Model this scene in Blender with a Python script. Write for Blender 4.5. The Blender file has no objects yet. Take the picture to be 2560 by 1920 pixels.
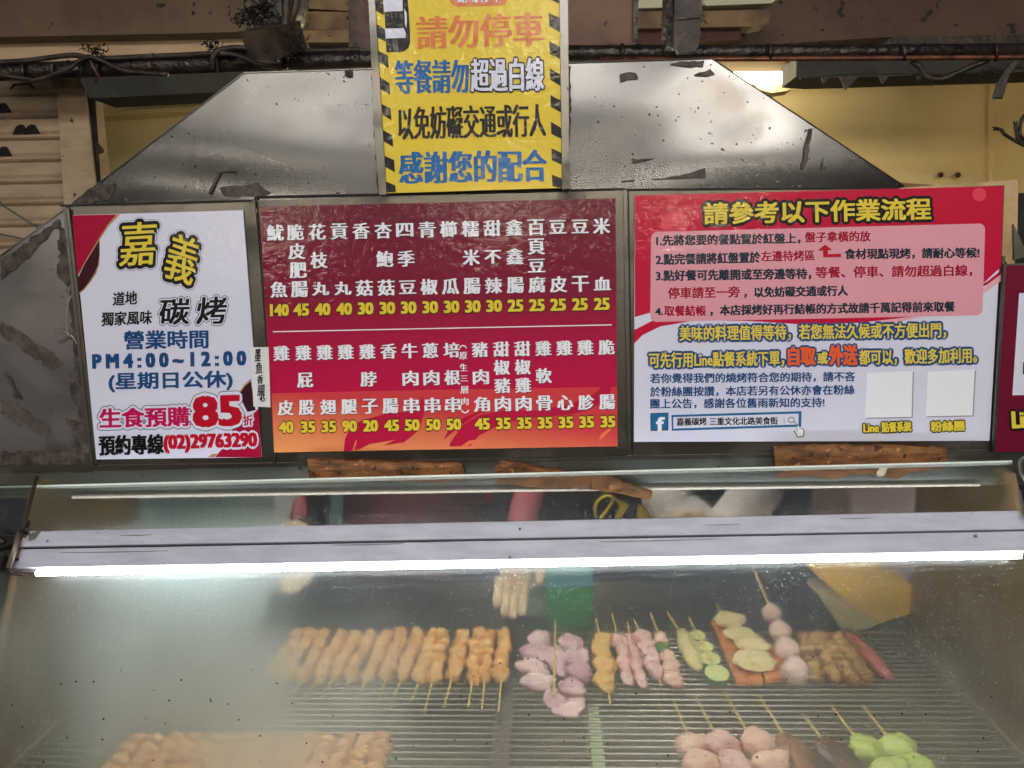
import bpy, bmesh, math, random
from mathutils import Vector, Matrix, noise
random.seed(7)
sc = bpy.context.scene
COL = sc.collection
R_ = math.radians
# ------------------------------------------------------------------ camera
FPX = 2043.3
PITCH, YAW, ROLL = -0.1424, -0.0492, -0.0225
CAM = Vector((0, -1.3, 1.6))
FW = Vector((math.sin(YAW)*math.cos(PITCH), math.cos(YAW)*math.cos(PITCH), math.sin(PITCH)))
_r = Vector((math.cos(YAW), -math.sin(YAW), 0)); _u = _r.cross(FW)
RT = math.cos(ROLL)*_r + math.sin(ROLL)*_u
UP = -math.sin(ROLL)*_r + math.cos(ROLL)*_u
cd = bpy.data.cameras.new('camera'); cam = bpy.data.objects.new('camera', cd); COL.objects.link(cam)
cd.sensor_width = 36; cd.lens = FPX/2560*36; cd.clip_start = .05; cd.clip_end = 200
m3 = Matrix((RT, UP, -FW)).transposed()
cam.matrix_world = Matrix.Translation(CAM) @ m3.to_4x4()
sc.camera = cam
# ------------------------------------------------------------------ world, light, exposure
w = bpy.data.worlds.new('World'); sc.world = w; w.use_nodes = True
nt = w.node_tree; bg = nt.nodes['Background']
sky = nt.nodes.new('ShaderNodeTexSky'); sky.sky_type = 'NISHITA'; sky.sun_disc = False
sky.sun_elevation = R_(30); sky.sun_rotation = R_(200)
nt.links.new(sky.outputs[0], bg.inputs[0]); bg.inputs[1].default_value = .022
sc.view_settings.view_transform = 'Standard'; sc.view_settings.look = 'None'
sc.view_settings.exposure = 0.1; sc.view_settings.gamma = 1
sc.cycles.use_denoising = True
sc.cycles.max_bounces = 8; sc.cycles.transparent_max_bounces = 16
sc.cycles.caustics_reflective = False; sc.cycles.caustics_refractive = False
sc.cycles.sample_clamp_indirect = 4
ADDED_STREET_W = 58; TUBE_W = 1.0

# ------------------------------------------------------------------ photo pixel -> point on a real plane
def ray(px, py): return FW + RT*((px-1280)/FPX) - UP*((py-960)/FPX)
def P(px, py, Y=0.0):
    d = ray(px, py); return CAM + d*((Y-CAM.y)/d.y)
def PZ(px, py, Z):
    d = ray(px, py); return CAM + d*((Z-CAM.z)/d.z)
def PP(px, py, p0, n):
    d = ray(px, py); return CAM + d*((p0-CAM).dot(n)/d.dot(n))

# ------------------------------------------------------------------ materials
def lin(c): return tuple(((v/255+.055)/1.055)**2.4 if v > 10 else v/255/12.92 for v in c)
MATS = {}
def mat(name, rgb, rough=.5, metal=0, var=None, vscale=8, vstretch=(1, 1, 1), spots=None, bump=0, bscale=40,
        bstretch=(1, 1, 1), coat=0, coat_rough=.08, trans=0, sss=0, vdetail=6, vpos=(.4, .62)):
    if name in MATS: return MATS[name]
    m = bpy.data.materials.new(name); m.use_nodes = True; t = m.node_tree; N = t.nodes; Lk = t.links
    b = N['Principled BSDF']; c = (*lin(rgb), 1)
    b.inputs['Base Color'].default_value = c; b.inputs['Roughness'].default_value = rough; b.inputs['Metallic'].default_value = metal
    b.inputs['Coat Weight'].default_value = coat; b.inputs['Coat Roughness'].default_value = coat_rough
    if sss: b.inputs['Subsurface Weight'].default_value = sss; b.inputs['Subsurface Scale'].default_value = .01
    if trans: b.inputs['Transmission Weight'].default_value = trans
    geo = N.new('ShaderNodeNewGeometry')
    def coords(st):
        mp = N.new('ShaderNodeMapping'); mp.inputs['Scale'].default_value = st; Lk.new(geo.outputs['Position'], mp.inputs[0]); return mp.outputs[0]
    col = None
    if var:
        n = N.new('ShaderNodeTexNoise'); n.inputs['Scale'].default_value = vscale; n.inputs['Detail'].default_value = vdetail; n.inputs['Roughness'].default_value = .65
        Lk.new(coords(vstretch), n.inputs['Vector'])
        r = N.new('ShaderNodeValToRGB'); r.color_ramp.elements[0].position = vpos[0]; r.color_ramp.elements[1].position = vpos[1]
        r.color_ramp.elements[0].color = c; r.color_ramp.elements[1].color = (*lin(var), 1)
        Lk.new(n.outputs[0], r.inputs[0]); col = r.outputs[0]
    if spots:   # (rgb, scale, threshold)
        for (srgb, ss, th) in spots:
            n = N.new('ShaderNodeTexNoise'); n.inputs['Scale'].default_value = ss; n.inputs['Detail'].default_value = 3
            Lk.new(coords((1, 1, 1)), n.inputs['Vector'])
            r = N.new('ShaderNodeValToRGB'); r.color_ramp.elements[0].position = th; r.color_ramp.elements[1].position = th+.03
            r.color_ramp.elements[0].color = (0, 0, 0, 1); r.color_ramp.elements[1].color = (1, 1, 1, 1)
            Lk.new(n.outputs[0], r.inputs[0])
            mx = N.new('ShaderNodeMix'); mx.data_type = 'RGBA'; Lk.new(r.outputs[0], mx.inputs[0])
            if col: Lk.new(col, mx.inputs[6])
            else: mx.inputs[6].default_value = c
            mx.inputs[7].default_value = (*lin(srgb), 1); col = mx.outputs[2]
    if col: Lk.new(col, b.inputs['Base Color'])
    if bump:
        n = N.new('ShaderNodeTexNoise'); n.inputs['Scale'].default_value = bscale; n.inputs['Detail'].default_value = 5
        Lk.new(coords(bstretch), n.inputs['Vector'])
        bp = N.new('ShaderNodeBump'); bp.inputs['Strength'].default_value = bump; bp.inputs['Distance'].default_value = .01
        Lk.new(n.outputs[0], bp.inputs['Height']); Lk.new(bp.outputs[0], b.inputs['Normal']); Lk.new(bp.outputs[0], b.inputs['Coat Normal'])
    MATS[name] = m; return m
def emis(name, rgb, s):
    m = bpy.data.materials.new(name); m.use_nodes = True; N = m.node_tree.nodes; N.clear()
    e = N.new('ShaderNodeEmission'); e.inputs[0].default_value = (*lin(rgb), 1); e.inputs[1].default_value = s
    o = N.new('ShaderNodeOutputMaterial'); m.node_tree.links.new(e.outputs[0], o.inputs[0]); return m
def steel(name, base=(150, 148, 145), rough=.3, bowed=.5, dirt=.5, dirtc=(92, 84, 76), scr=1.0):
    """brushed, bowed and smeared sheet steel"""
    m = bpy.data.materials.new(name); m.use_nodes = True; t = m.node_tree; N = t.nodes; Lk = t.links; b = N['Principled BSDF']
    g = N.new('ShaderNodeNewGeometry')
    def nz(scale, st, det=4, dist=0):
        mp = N.new('ShaderNodeMapping'); mp.inputs['Scale'].default_value = st; Lk.new(g.outputs['Position'], mp.inputs[0])
        n = N.new('ShaderNodeTexNoise'); n.inputs['Scale'].default_value = scale; n.inputs['Detail'].default_value = det
        n.inputs['Distortion'].default_value = dist; Lk.new(mp.outputs[0], n.inputs['Vector']); return n.outputs[0]
    def rng(v, a, c, lo, hi):
        r = N.new('ShaderNodeMapRange'); r.inputs[1].default_value = a; r.inputs[2].default_value = c; r.inputs[3].default_value = lo; r.inputs[4].default_value = hi
        Lk.new(v, r.inputs[0]); return r.outputs[0]
    def mth(op, a, c):
        q = N.new('ShaderNodeMath'); q.operation = op
        for i, v in enumerate((a, c)):
            if isinstance(v, (int, float)): q.inputs[i].default_value = v
            else: Lk.new(v, q.inputs[i])
        return q.outputs[0]
    big = nz(1.9, (.8, 1, 1.7), 1, .3); dr = rng(nz(9, (1, 1, 1.3), 8, .4), .5, .72, 0, dirt)
    speck = rng(nz(120, (1, 1, 1), 2), .70, .73, 0, .9)
    dtot = mth('MAXIMUM', dr, speck)
    mx = N.new('ShaderNodeMix'); mx.data_type = 'RGBA'; Lk.new(dtot, mx.inputs[0]); mx.inputs[6].default_value = (*lin(base), 1); mx.inputs[7].default_value = (*lin(dirtc), 1)
    Lk.new(mx.outputs[2], b.inputs['Base Color'])
    b.inputs['Metallic'].default_value = 1
    Lk.new(rng(dtot, 0, 1, .96, .35), b.inputs['Metallic'])
    brv = nz(300, (1, 1, .02), 2)
    Lk.new(mth('ADD', rng(big, .3, .7, rough-.06, rough+.12), rng(dtot, 0, 1, 0, .25)), b.inputs['Roughness'])
    # scratches: two sets of fine stretched lines
    mp = N.new('ShaderNodeMapping'); mp.inputs['Rotation'].default_value = (0, R_(38), 0); mp.inputs['Scale'].default_value = (8, 1, 260); Lk.new(g.outputs['Position'], mp.inputs[0])
    s1 = N.new('ShaderNodeTexNoise'); s1.inputs['Scale'].default_value = 1.0; s1.inputs['Detail'].default_value = 1; s1.inputs['Distortion'].default_value = .8; Lk.new(mp.outputs[0], s1.inputs['Vector'])
    sc1 = rng(s1.outputs[0], .66, .7, 0, .25*scr)
    b1 = N.new('ShaderNodeBump'); b1.inputs['Strength'].default_value = bowed; b1.inputs['Distance'].default_value = .05; Lk.new(big, b1.inputs['Height'])
    b2 = N.new('ShaderNodeBump'); b2.inputs['Strength'].default_value = .02; b2.inputs['Distance'].default_value = .002
    Lk.new(mth('ADD', brv, sc1), b2.inputs['Height']); Lk.new(b1.outputs[0], b2.inputs['Normal']); Lk.new(b1.outputs[0], b.inputs['Normal'])
    b.inputs['Anisotropic'].default_value = .6
    return m
M = {}
M['steel'] = steel('brushed_steel', (90, 93, 98), .21, .6, .2)
M['steel2'] = steel('dull_steel', (136, 136, 144), .30, .5, .5)
M['rail'] = steel('dirty_aluminium', (112, 110, 106), .36, .3, 1.0, (62, 56, 50))
M['case'] = steel('case_steel', (150, 132, 100), .42, .3, .7, (104, 84, 56))
M['header'] = steel('header_steel', (140, 146, 142), .33, .15, .6, (86, 88, 82))
M['black'] = mat('grease_black', (22, 18, 17), .3, 0, (52, 42, 36), 30, bump=.5, bscale=90)
M['blackm'] = mat('grease_brown', (30, 24, 21), .5, 0, (66, 50, 40), 22, bump=.5, bscale=70)
M['fuzz'] = mat('soot_fuzz', (20, 16, 15), .9)
M['tape'] = mat('old_tape', (58, 52, 48), .7, 0, (90, 83, 77), 50, bump=.4, bscale=80)
M['rust'] = mat('rusty_residue', (44, 38, 34), .8, 0, (86, 78, 70), 60, bump=.5, bscale=90)
M['seam'] = mat('black_seam', (22, 20, 18), .8)
M['cardboard'] = mat('cork_brown', (140, 94, 50), .75, 0, (84, 54, 30), 22, (1, 1, 2.5), spots=[((52, 34, 20), 60, .62), ((176, 120, 66), 90, .64)], bump=.9, bscale=120, bstretch=(.4, 1, 1))
M['white'] = mat('white_enamel', (196, 202, 222), .42, 0, (178, 184, 204), 10, (1, 1, 6), spots=[((70, 66, 66), 160, .74)])
M['plastic'] = mat('black_plastic', (16, 16, 17), .4)
M['wire'] = mat('steel_wire', (165, 160, 150), .35, .8)
M['rwire'] = mat('rack_wire', (200, 195, 180), .35, .6)
M['ocable'] = mat('rusted_wire', (70, 52, 46), .5, .4)
M['bamboo'] = mat('bamboo', (222, 196, 120), .6, 0, (200, 168, 96), 60)
def sign(name, rgb, **k): return mat('print_'+name, rgb, .45, coat=.36, coat_rough=.03, bump=.10, bscale=70, **k)
def _low(m): m.node_tree.nodes['Principled BSDF'].inputs['Specular IOR Level'].default_value = .2; return m
INK = {n: _low(sign(n, c)) for n, c in dict(white=(216, 222, 246), yellow=(226, 202, 62), ylw2=(222, 204, 70), black=(10, 12, 18), navy=(22, 44, 62), blue=(0, 96, 168), dblue=(20, 72, 128),
    orange=(214, 124, 74), maroon=(104, 8, 44), dmaroon=(52, 12, 24), crimson=(160, 0, 50), red=(180, 0, 40), pink=(222, 160, 176), gold=(176, 142, 104), magenta=(186, 0, 84),
    cream=(228, 190, 130), flame=(184, 12, 64), flame2=(232, 120, 78), fbblue=(28, 104, 158), grey=(150, 152, 168), warm=(232, 96, 40), lpink=(228, 178, 190), cwhite=(236, 242, 255), violet=(60, 20, 40), spot=(218, 66, 92), hot=(190, 0, 58)).items()}

# ------------------------------------------------------------------ object helpers
WL = {}
def empty(name, label, cat, loc=(0, 0, 0), group=None):
    o = bpy.data.objects.new(name, None); COL.objects.link(o); o.location = loc; o.empty_display_size = .05
    o['label'] = label; o['category'] = cat
    if group: o['group'] = group
    WL[o.name] = Vector(loc); return o
def tag(o, label=None, cat=None, group=None, kind=None):
    for k, v in (('label', label), ('category', cat), ('group', group), ('kind', kind)):
        if v: o[k] = v
    return o
def base_of(p):
    v = Vector((0, 0, 0))
    while p: v += WL.get(p.name, Vector((0, 0, 0))); p = p.parent
    return v
def mesh(name, verts, faces, mats, parent=None, smooth=False, idx=None):
    b = base_of(parent); me = bpy.data.meshes.new(name)
    me.from_pydata([tuple(Vector(v)-b) for v in verts], [], faces)
    for m in (mats if isinstance(mats, (list, tuple)) else [mats]): me.materials.append(m)
    if idx: me.polygons.foreach_set('material_index', idx)
    if smooth: me.polygons.foreach_set('use_smooth', [True]*len(me.polygons))
    me.update()
    o = bpy.data.objects.new(name, me); COL.objects.link(o); o.parent = parent; return o
def prism(pts, d):
    """closed loop of 3D points extruded by vector d -> verts, faces"""
    n = len(pts); d = Vector(d); v = [Vector(p) for p in pts]+[Vector(p)+d for p in pts]
    f = [tuple(range(n)), tuple(range(2*n-1, n-1, -1))]+[(i, i+n, (i+1) % n+n, (i+1) % n) for i in range(n)]
    return v, f
def slab(name, px, Y, th, m, parent=None, tf=None):
    """outline given in photo pixels, standing on the plane y=Y, th metres thick (backwards)"""
    if tf: px = [tf(*p) for p in px]
    v, f = prism([P(x, y, Y) for x, y in px], (0, th, 0)); return mesh(name, v, f, m, parent)
def box(name, a, b, m, parent=None, bev=0):
    x0, y0, z0 = [min(p, q) for p, q in zip(a, b)]; x1, y1, z1 = [max(p, q) for p, q in zip(a, b)]
    v, f = prism([(x0, y0, z0), (x1, y0, z0), (x1, y0, z1), (x0, y0, z1)], (0, y1-y0, 0))
    o = mesh(name, v, f, m, parent)
    if bev: md = o.modifiers.new('b', 'BEVEL'); md.width = bev; md.segments = 2
    return o
def tubemesh(pts, r, n=8, cap=True):
    pts = [Vector(p) for p in pts]; rs = r if isinstance(r, (list, tuple)) else [r]*len(pts)
    v = []; f = []; prev = None
    for i, p in enumerate(pts):
        t = (pts[min(i+1, len(pts)-1)]-pts[max(i-1, 0)]).normalized()
        a = (prev-t*prev.dot(t)).normalized() if prev is not None and (prev-t*prev.dot(t)).length > 1e-4 else t.orthogonal().normalized()
        prev = a; b = t.cross(a)
        for k in range(n):
            th = 2*math.pi*k/n; v.append(p+(a*math.cos(th)+b*math.sin(th))*rs[i])
    for i in range(len(pts)-1):
        for k in range(n): f.append((i*n+k, i*n+(k+1) % n, (i+1)*n+(k+1) % n, (i+1)*n+k))
    if cap: f += [tuple(range(n))[::-1], tuple(range((len(pts)-1)*n, len(pts)*n))]
    return v, f
def tube(name, pts, r, m, parent=None, n=8):
    v, f = tubemesh(pts, r, n); return mesh(name, v, f, m, parent, True)
def smoothline(pts, k=6):
    pts = [Vector(p) for p in pts]; out = []
    for i in range(len(pts)-1):
        a = pts[max(i-1, 0)]; b = pts[i]; c = pts[i+1]; d = pts[min(i+2, len(pts)-1)]
        for j in range(k):
            t = j/k; out.append(.5*((2*b)+(c-a)*t+(2*a-5*b+4*c-d)*t*t+(3*b-a-3*c+d)*t**3))
    return out+[pts[-1]]
def bar(name, a, b, w_, h_, m, parent=None, side=None):
    """box beam from a to b; h_ along 'side' direction, w_ along the other"""
    a = Vector(a); b = Vector(b); t = (b-a).normalized(); s = Vector(side) if side else Vector((0, 0, 1))
    s = (s-t*s.dot(t)).normalized(); q = t.cross(s)
    c = [a+s*h_/2*i+q*w_/2*j for i, j in ((-1, -1), (1, -1), (1, 1), (-1, 1))]
    v, f = prism(c, b-a); return mesh(name, v, f, m, parent)
def tuft(parent, p, r=.012, n=22, m=None):
    v = []; f = []
    for _ in range(n):
        q = Vector(p)+Vector((random.gauss(0, .5), random.gauss(0, .3), random.gauss(0, .3)))*r; d = Vector((random.uniform(-1, 1), random.uniform(-1, 1), random.uniform(-.5, .9))).normalized(); pts = [q]
        for _ in range(4):
            d = (d+Vector((random.uniform(-1, 1), random.uniform(-1, 1), random.uniform(-1, 1)))*1.1).normalized(); q = q+d*r*.2; pts.append(q)
        tv, tf_ = tubemesh(pts, [r*.10, r*.07, r*.05, r*.035, r*.02], 3, False); k = len(v); v += tv; f += [tuple(i+k for i in ff) for ff in tf_]
    o = mesh('soot_tuft', v, f, m or M['fuzz'], parent); o['kind'] = 'stuff'; return o

# ------------------------------------------------------------------ printed lettering (real thin vinyl geometry on the sign's plane)
_cv = {}
def glyph(text):
    if text in _cv: return _cv[text]
    c = bpy.data.curves.new('t', 'FONT'); c.body = text; c.size = 100; c.resolution_u = 2
    o = bpy.data.objects.new('t', c); COL.objects.link(o)
    dg = bpy.context.evaluated_depsgraph_get(); me = bpy.data.meshes.new_from_object(o.evaluated_get(dg))
    vs = [(v.co.x, v.co.y) for v in me.vertices]; fs = [tuple(p.vertices) for p in me.polygons]
    bpy.data.objects.remove(o); bpy.data.curves.remove(c); bpy.data.meshes.remove(me)
    x0 = min(v[0] for v in vs); x1 = max(v[0] for v in vs); y0 = min(v[1] for v in vs); y1 = max(v[1] for v in vs)
    r = ([((x-x0)/(x1-x0), (y-y0)/(y1-y0)) for x, y in vs], fs); _cv[text] = r; return r
LAY = 0.00025
def ringoff(r, n): return [(r*math.cos(2*math.pi*k/n), r*math.sin(2*math.pi*k/n)) for k in range(n)]
class Print:
    """collects layers of one line of lettering, then links it as one mesh"""
    def __init__(s, tf, Y): s.tf = tf; s.Y = Y; s.v = []; s.f = []; s.i = []; s.m = []
    def add(s, text, x0, x1, y0, y1, h, m, layer, shifts, shear=0, rot=0):
        vs, fs = glyph(text); dx, dy = x1-x0, y1-y0; L = math.hypot(dx, dy); ux, uy = dx/L, dy/L
        if m not in s.m: s.m.append(m)
        mi = s.m.index(m)
        for k, (ox, oy) in enumerate(shifts):
            Y = s.Y-layer*LAY-k*.00001; b = len(s.v)
            for (a, c) in vs:
                lx = a*L+shear*(c-.5)*h; ly = (.5-c)*h
                x = x0+ux*lx-uy*ly+ox; y = y0+uy*lx+ux*ly+oy
                if rot:
                    cx, cy = (x0+x1)/2, (y0+y1)/2; q = math.cos(rot); z = math.sin(rot); x, y = cx+(x-cx)*q-(y-cy)*z, cy+(x-cx)*z+(y-cy)*q
                s.v.append(P(*s.tf(x, y), Y))
            s.f += [tuple(i+b for i in f) for f in fs]; s.i += [mi]*len(fs)
    def done(s, name, parent):
        o = mesh(name, s.v, s.f, s.m, parent, idx=s.i); o['kind'] = 'stuff'; return o
def text(parent, tf, Y, t, x0, x1, y0, y1, h, ink, bold=2, ming=0, outl=(), layer=4, shear=0, rot=0, name='lettering'):
    p = Print(tf, Y)
    for k, (r, oc) in enumerate(outl): p.add(t, x0, x1, y0, y1, h, INK[oc], layer+k*.6, ringoff(r, 20 if r > 18 else 12), shear, rot)
    if ming: sh = [(-ming, 0), (0, 0), (ming, 0)]+([(-ming*.5, -bold), (ming*.5, bold)] if bold else [])
    elif bold: sh = [(0, 0), (-bold, -bold*.6), (bold, -bold*.6), (-bold, bold*.6), (bold, bold*.6)]
    else: sh = [(0, 0)]
    p.add(t, x0, x1, y0, y1, h, INK[ink], layer+len(outl)*.6+.3, sh, shear, rot)
    return p.done(name, parent)
def shape(name, px, tf, Y, ink, parent, layer=1):
    m = INK[ink] if isinstance(ink, str) else ink
    v = [P(*tf(x, y), Y-layer*LAY) for x, y in px]; return mesh(name, v, [tuple(range(len(v)))], m, parent)
def rrect(x0, y0, x1, y1, r, n=5):
    o = []
    for cx, cy, a in ((x1-r, y0+r, -90), (x1-r, y1-r, 0), (x0+r, y1-r, 90), (x0+r, y0+r, 180)):
        for k in range(n+1): t = R_(a+90*k/n); o.append((cx+r*math.cos(t), cy+r*math.sin(t)))
    return o
def T_(ox, oy, s): return lambda x, y: (ox+x/s, oy+y/s)
ID = lambda x, y: (x, y)

# ================================================================== THE PLACE
# ------------------------------------------------------------------ ground, house across the street, added lamps out of view (they light and mirror in the steel)
g = mesh('ground', [(-12, -12, 0), (12, -12, 0), (12, 8, 0), (-12, 8, 0)], [(0, 1, 2, 3)], mat('asphalt', (62, 60, 58), .8, 0, (84, 82, 78), 5)); g['kind'] = 'structure'
STL = emis('added_street_tube', (250, 250, 255), ADDED_STREET_W)
FIXW = mat('lamp_housing', (190, 186, 176), .5)
for i, (x, y, z, L, lab) in enumerate([(-.55, -2.4, 3.05, 1.2, 'added tube lamp above the viewer, left one'), (.95, -2.5, 3.05, 1.2, 'added tube lamp above the viewer, right one')]):  # added lamps out of view, they brighten the signs and the stall
    t = empty('added_street_lamp', lab, 'lamp', (x, y, z))
    box('housing', (x-L/2, y-.06, z), (x+L/2, y+.06, z+.05), FIXW, t)
    for dy in (-.04, .04): tube('light_tube', [(x-L/2+.03, y+dy, z-.02), (x+L/2-.03, y+dy, z-.02)], .016, STL, t)

ow = empty('opposite_house', 'dark house front across the street behind the viewer', 'house', (0, -7.2, 0))
box('front_wall', (-8, -7.4, 0), (8, -7.2, 6.2), mat('opposite_wall', (44, 40, 38), .8, 0, (34, 31, 30), 1.2), ow)
STL2 = emis('added_light_panel', (255, 238, 214), 34); STL3 = emis('added_low_tube', (255, 236, 208), 110)
for i, (x, z, L, h) in enumerate([(-2.0, 3.0, 1.3, .26), (.1, 3.3, .9, .2), (1.9, 2.95, 1.5, .26), (4.2, 3.3, 1.2, .26)]):  # added light boxes out of view, for broad highlights in the steel
    t = empty('added_light_box', ['added light box across the street, leftmost', 'small added light box across the street, second from left', 'added light box across the street, third from left', 'added light box across the street, rightmost'][i], 'lamp', (x, -5.2, z))
    box('housing', (x-L/2-.02, -5.3, z-.02), (x+L/2+.02, -5.21, z+h+.02), FIXW, t); box('diffuser', (x-L/2, -5.209, z), (x+L/2, -5.2, z+h), STL2, t)
for x, z, lab in ((-2.3, 2.0, 'added bare tube lamp hanging low across the street, leftmost'), (-.35, 2.14, 'added bare tube lamp hanging low across the street, middle'), (1.1, 2.22, 'added bare tube lamp hanging low across the street, rightmost')):  # added low tubes out of view, for glints on the signs
    t = empty('added_low_lamp', lab, 'lamp', (x, -5.2, z)); box('housing', (x-.45, -5.3, z), (x+.45, -5.22, z+.06), FIXW, t); tube('light_tube', [(x-.42, -5.18, z-.03), (x+.42, -5.18, z-.03)], .02, STL3, t)
q = P(1190, 330, 1.7); rl2 = empty('room_lamp', 'added tube lamp for the yellow room, hidden behind the yellow notice', 'lamp', q)  # added lamp out of sight, brightens the yellow wall
box('housing', (q.x-.45, 1.70, q.z), (q.x+.45, 1.78, q.z+.04), FIXW, rl2); tube('light_tube', [(q.x-.42, 1.80, q.z-.01), (q.x+.42, 1.80, q.z-.01)], .016, emis('added_hidden_tube', (255, 238, 205), 60), rl2)
kl = empty('added_kitchen_lamp', 'added tube lamp over the workers, hidden behind the hood', 'lamp', (-.16, .48, 1.90))  # added lamp out of sight, brightens the workers and the case
KL = emis('added_kitchen_tube', (250, 250, 240), 80)
box('housing', (-.62, .44, 1.90), (.26, .52, 1.925), FIXW, kl); tube('light_tube', [(-.58, .48, 1.885), (.22, .48, 1.885)], .013, KL, kl)
# ------------------------------------------------------------------ building behind: beige wall, yellow room, shutter, column
BEIGE = mat('beige_paint', (206, 182, 152), .75, 0, (186, 160, 130), 4, spots=[((60, 48, 40), 60, .73)], bump=.1)
SHADED_BEIGE = mat('shaded_beige_paint', (112, 94, 76), .75, 0, (96, 78, 64), 4, spots=[((30, 22, 18), 34, .70)], bump=.15)  # upper part of the beige wall, its shade put into a darker colour
YEL = mat('yellow_paint', (232, 214, 160), .7, 0, (224, 204, 146), 2.2, bump=.08, bscale=20)
GRN = mat('green_black_beam', (48, 50, 42), .7, 0, (34, 34, 30), 8, bump=.3)
def flat(name, px, Y, th, m, parent=None, kind='structure'):
    o = slab(name, px, Y, th, m, parent)
    if kind: o['kind'] = kind
    return o
room = empty('rear_room', 'yellow painted room wall behind the stall', 'wall', P(2200, 500, 2.6))
slab('wall_panel', [(150, 160), (2476, 110), (2470, 560), (200, 800)], 2.6, .1, YEL, room)
a, b = P(2476, 110, 2.6), P(2470, 560, 2.6)
mesh('side_wall', [(a.x, 2.6, a.z), (a.x, .9, a.z), (b.x, .9, b.z-.4), (b.x, 2.6, b.z-.4)], [(0, 1, 2, 3)], YEL, room)
c0 = P(2476, 160, 2.6); 
mesh('side_return', [P(2476, 100, 2.55), P(2700, 100, 2.55), P(2700, 760, 2.55), P(2470, 760, 2.55)], [(0, 1, 2, 3)], mat('yellow_paint2', (226, 206, 156), .7, 0, (218, 196, 144), 2.2), room)
slab('wall_ledge', [(210, 283), (620, 256), (620, 268), (210, 296)], 2.5, .1, YEL, room)
slab('trunking', [(2230, 455), (2330, 462), (2400, 478), (2400, 486), (2230, 480)], 2.5, .08, mat('trunking_beige', (160, 138, 98), .6), room)
for x in (2352, 2395): tube('wall_bolt', [P(x, 437, 2.6), P(x, 437, 2.55)], .012, M['blackm'], room)
roof = box('ceiling', (-6, .9, P(1200, 60, 2.6).z+.25), (6, 2.8, P(1200, 60, 2.6).z+.45), mat('ceiling_dark', (60, 50, 42), .9)); roof['kind'] = 'structure'

fas = empty('fascia_wall', 'grimy brown and beige fascia wall over the stall', 'wall', P(1200, 100, 1.5))
slab('upper_board', [(-200, -160), (1440, -200), (1440, 60), (610, 80), (-200, 97)], 1.42, .1, SHADED_BEIGE, fas)
slab('beige_board', [(-200, 90), (1440, 60), (1440, 150), (230, 176), (-200, 190)], 1.5, .1, BEIGE, fas)
slab('brown_board', [(1440, -200), (2800, -200), (2800, 88), (2230, 92), (1900, 112), (1440, 118)], 1.45, .12, mat('dark_brown_paint', (92, 72, 60), .75, 0, (78, 58, 48), 4, spots=[((30, 22, 18), 34, .66)], bump=.15), fas)
slab('lower_lip', [(2230, 92), (2800, 82), (2800, 130), (2200, 118)], 1.4, .1, M['blackm'], fas)
bm_ = empty('beam', 'dark green grimy beam running under the black pipe', 'beam', P(1200, 200, 1.2))
slab('beam_face', [(190, 184), (1500, 150), (1500, 200), (640, 226), (225, 246)], 1.25, .15, GRN, bm_)
slab('beam_face', [(1992, 140), (2700, 136), (2700, 176), (2050, 196), (1990, 192)], 1.25, .15, GRN, bm_)
for x, y, s in [(2120, 200, 26), (2210, 195, 14), (2062, 198, 10), (2300, 192, 8)]:
    slab('peeling_flake', [(x-s*.8, y-10), (x+s, y-8), (x+s*.4, y+s*.3), (x-s*.2, y+s*1.0), (x-s*.5, y+s*.2)], 1.2, .01, M['blackm'], bm_)

SH = mat('shutter_paint', (198, 180, 156), .6, 0, (178, 160, 136), 6, (1, 1, 3), spots=[((66, 52, 42), 50, .70)], bump=.08)
sh = empty('roller_shutter', 'beige roller shutter of horizontal slats left of the steel hood', 'shutter', P(0, 500, 2.0))
ys = [184, 240, 296, 350, 405, 459, 513, 566, 619, 673, 727]
for i in range(len(ys)-1):
    y0, y1 = ys[i], ys[i+1]; xr = 139+(y0-240)*.088
    yc = lambda f: y0+(y1-y0)*f
    prof = [(0, 0), (.05, -.014), (.60, -.020), (.72, -.012), (.76, -.020), (.86, -.024), (.97, -.012), (1, 0)]
    A = [P(-260, yc(f)+6, 2.0+d) for f, d in prof]; B = [P(xr+14, yc(f)-2, 2.0+d) for f, d in prof]
    n = len(prof); mesh('slat', A+B, [(k, k+1, n+k+1, n+k) for k in range(n-1)]+[tuple(range(n-1, -1, -1)), tuple(range(n, 2*n))], SH, sh)
VENT = mat('vent_dark', (24, 20, 16), .8)
for (cx, cy, k) in [(52, 331, 1), (80, 331, -1), (8, 277, 1), (10, 386, 1), (52, 217, 0)]:
    if k == 0: pts = [(22, 223), (33, 210), (72, 207), (86, 220), (83, 222), (70, 210), (36, 213), (27, 221)]
    else: pts = [(cx-21, cy+5), (cx-13, cy-14), (cx-4, cy-20), (cx+6, cy-19), (cx+13, cy-8), (cx+19, cy+3)]
    slab('vent_hole', pts, 1.974, .004, VENT, sh)
tube('tie_cord', [P(-10, 490, 1.94), P(6, 513, 1.93), P(98, 572, 1.93)], .0035, mat('cord_green', (84, 104, 100), .6), sh, 5)
tube('tie_cord', [P(-10, 583, 1.94), P(64, 598, 1.93)], .0035, MATS['cord_green'], sh, 5)
colm = empty('column', 'beige painted column beside the roller shutter', 'column', P(200, 600, 1.95))
slab('column_face', [(141, 214), (211, 207), (240, 470), (246, 700), (168, 700), (160, 520)], 1.95, .12, SH, colm)
slab('column_cap', [(129, 198), (203, 191), (205, 212), (130, 217)], 1.92, .15, mat('cap_grime', (150, 128, 100), .7, 0, (90, 72, 56), 14), colm)
slab('dark_jamb', [(205, 186), (228, 186), (246, 460), (248, 700), (240, 700), (222, 400)], 1.96, .02, VENT, colm)
slab('door_hook', [(238, 355), (252, 372), (254, 380), (240, 383)], 1.9, .02, M['blackm'], colm)
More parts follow.
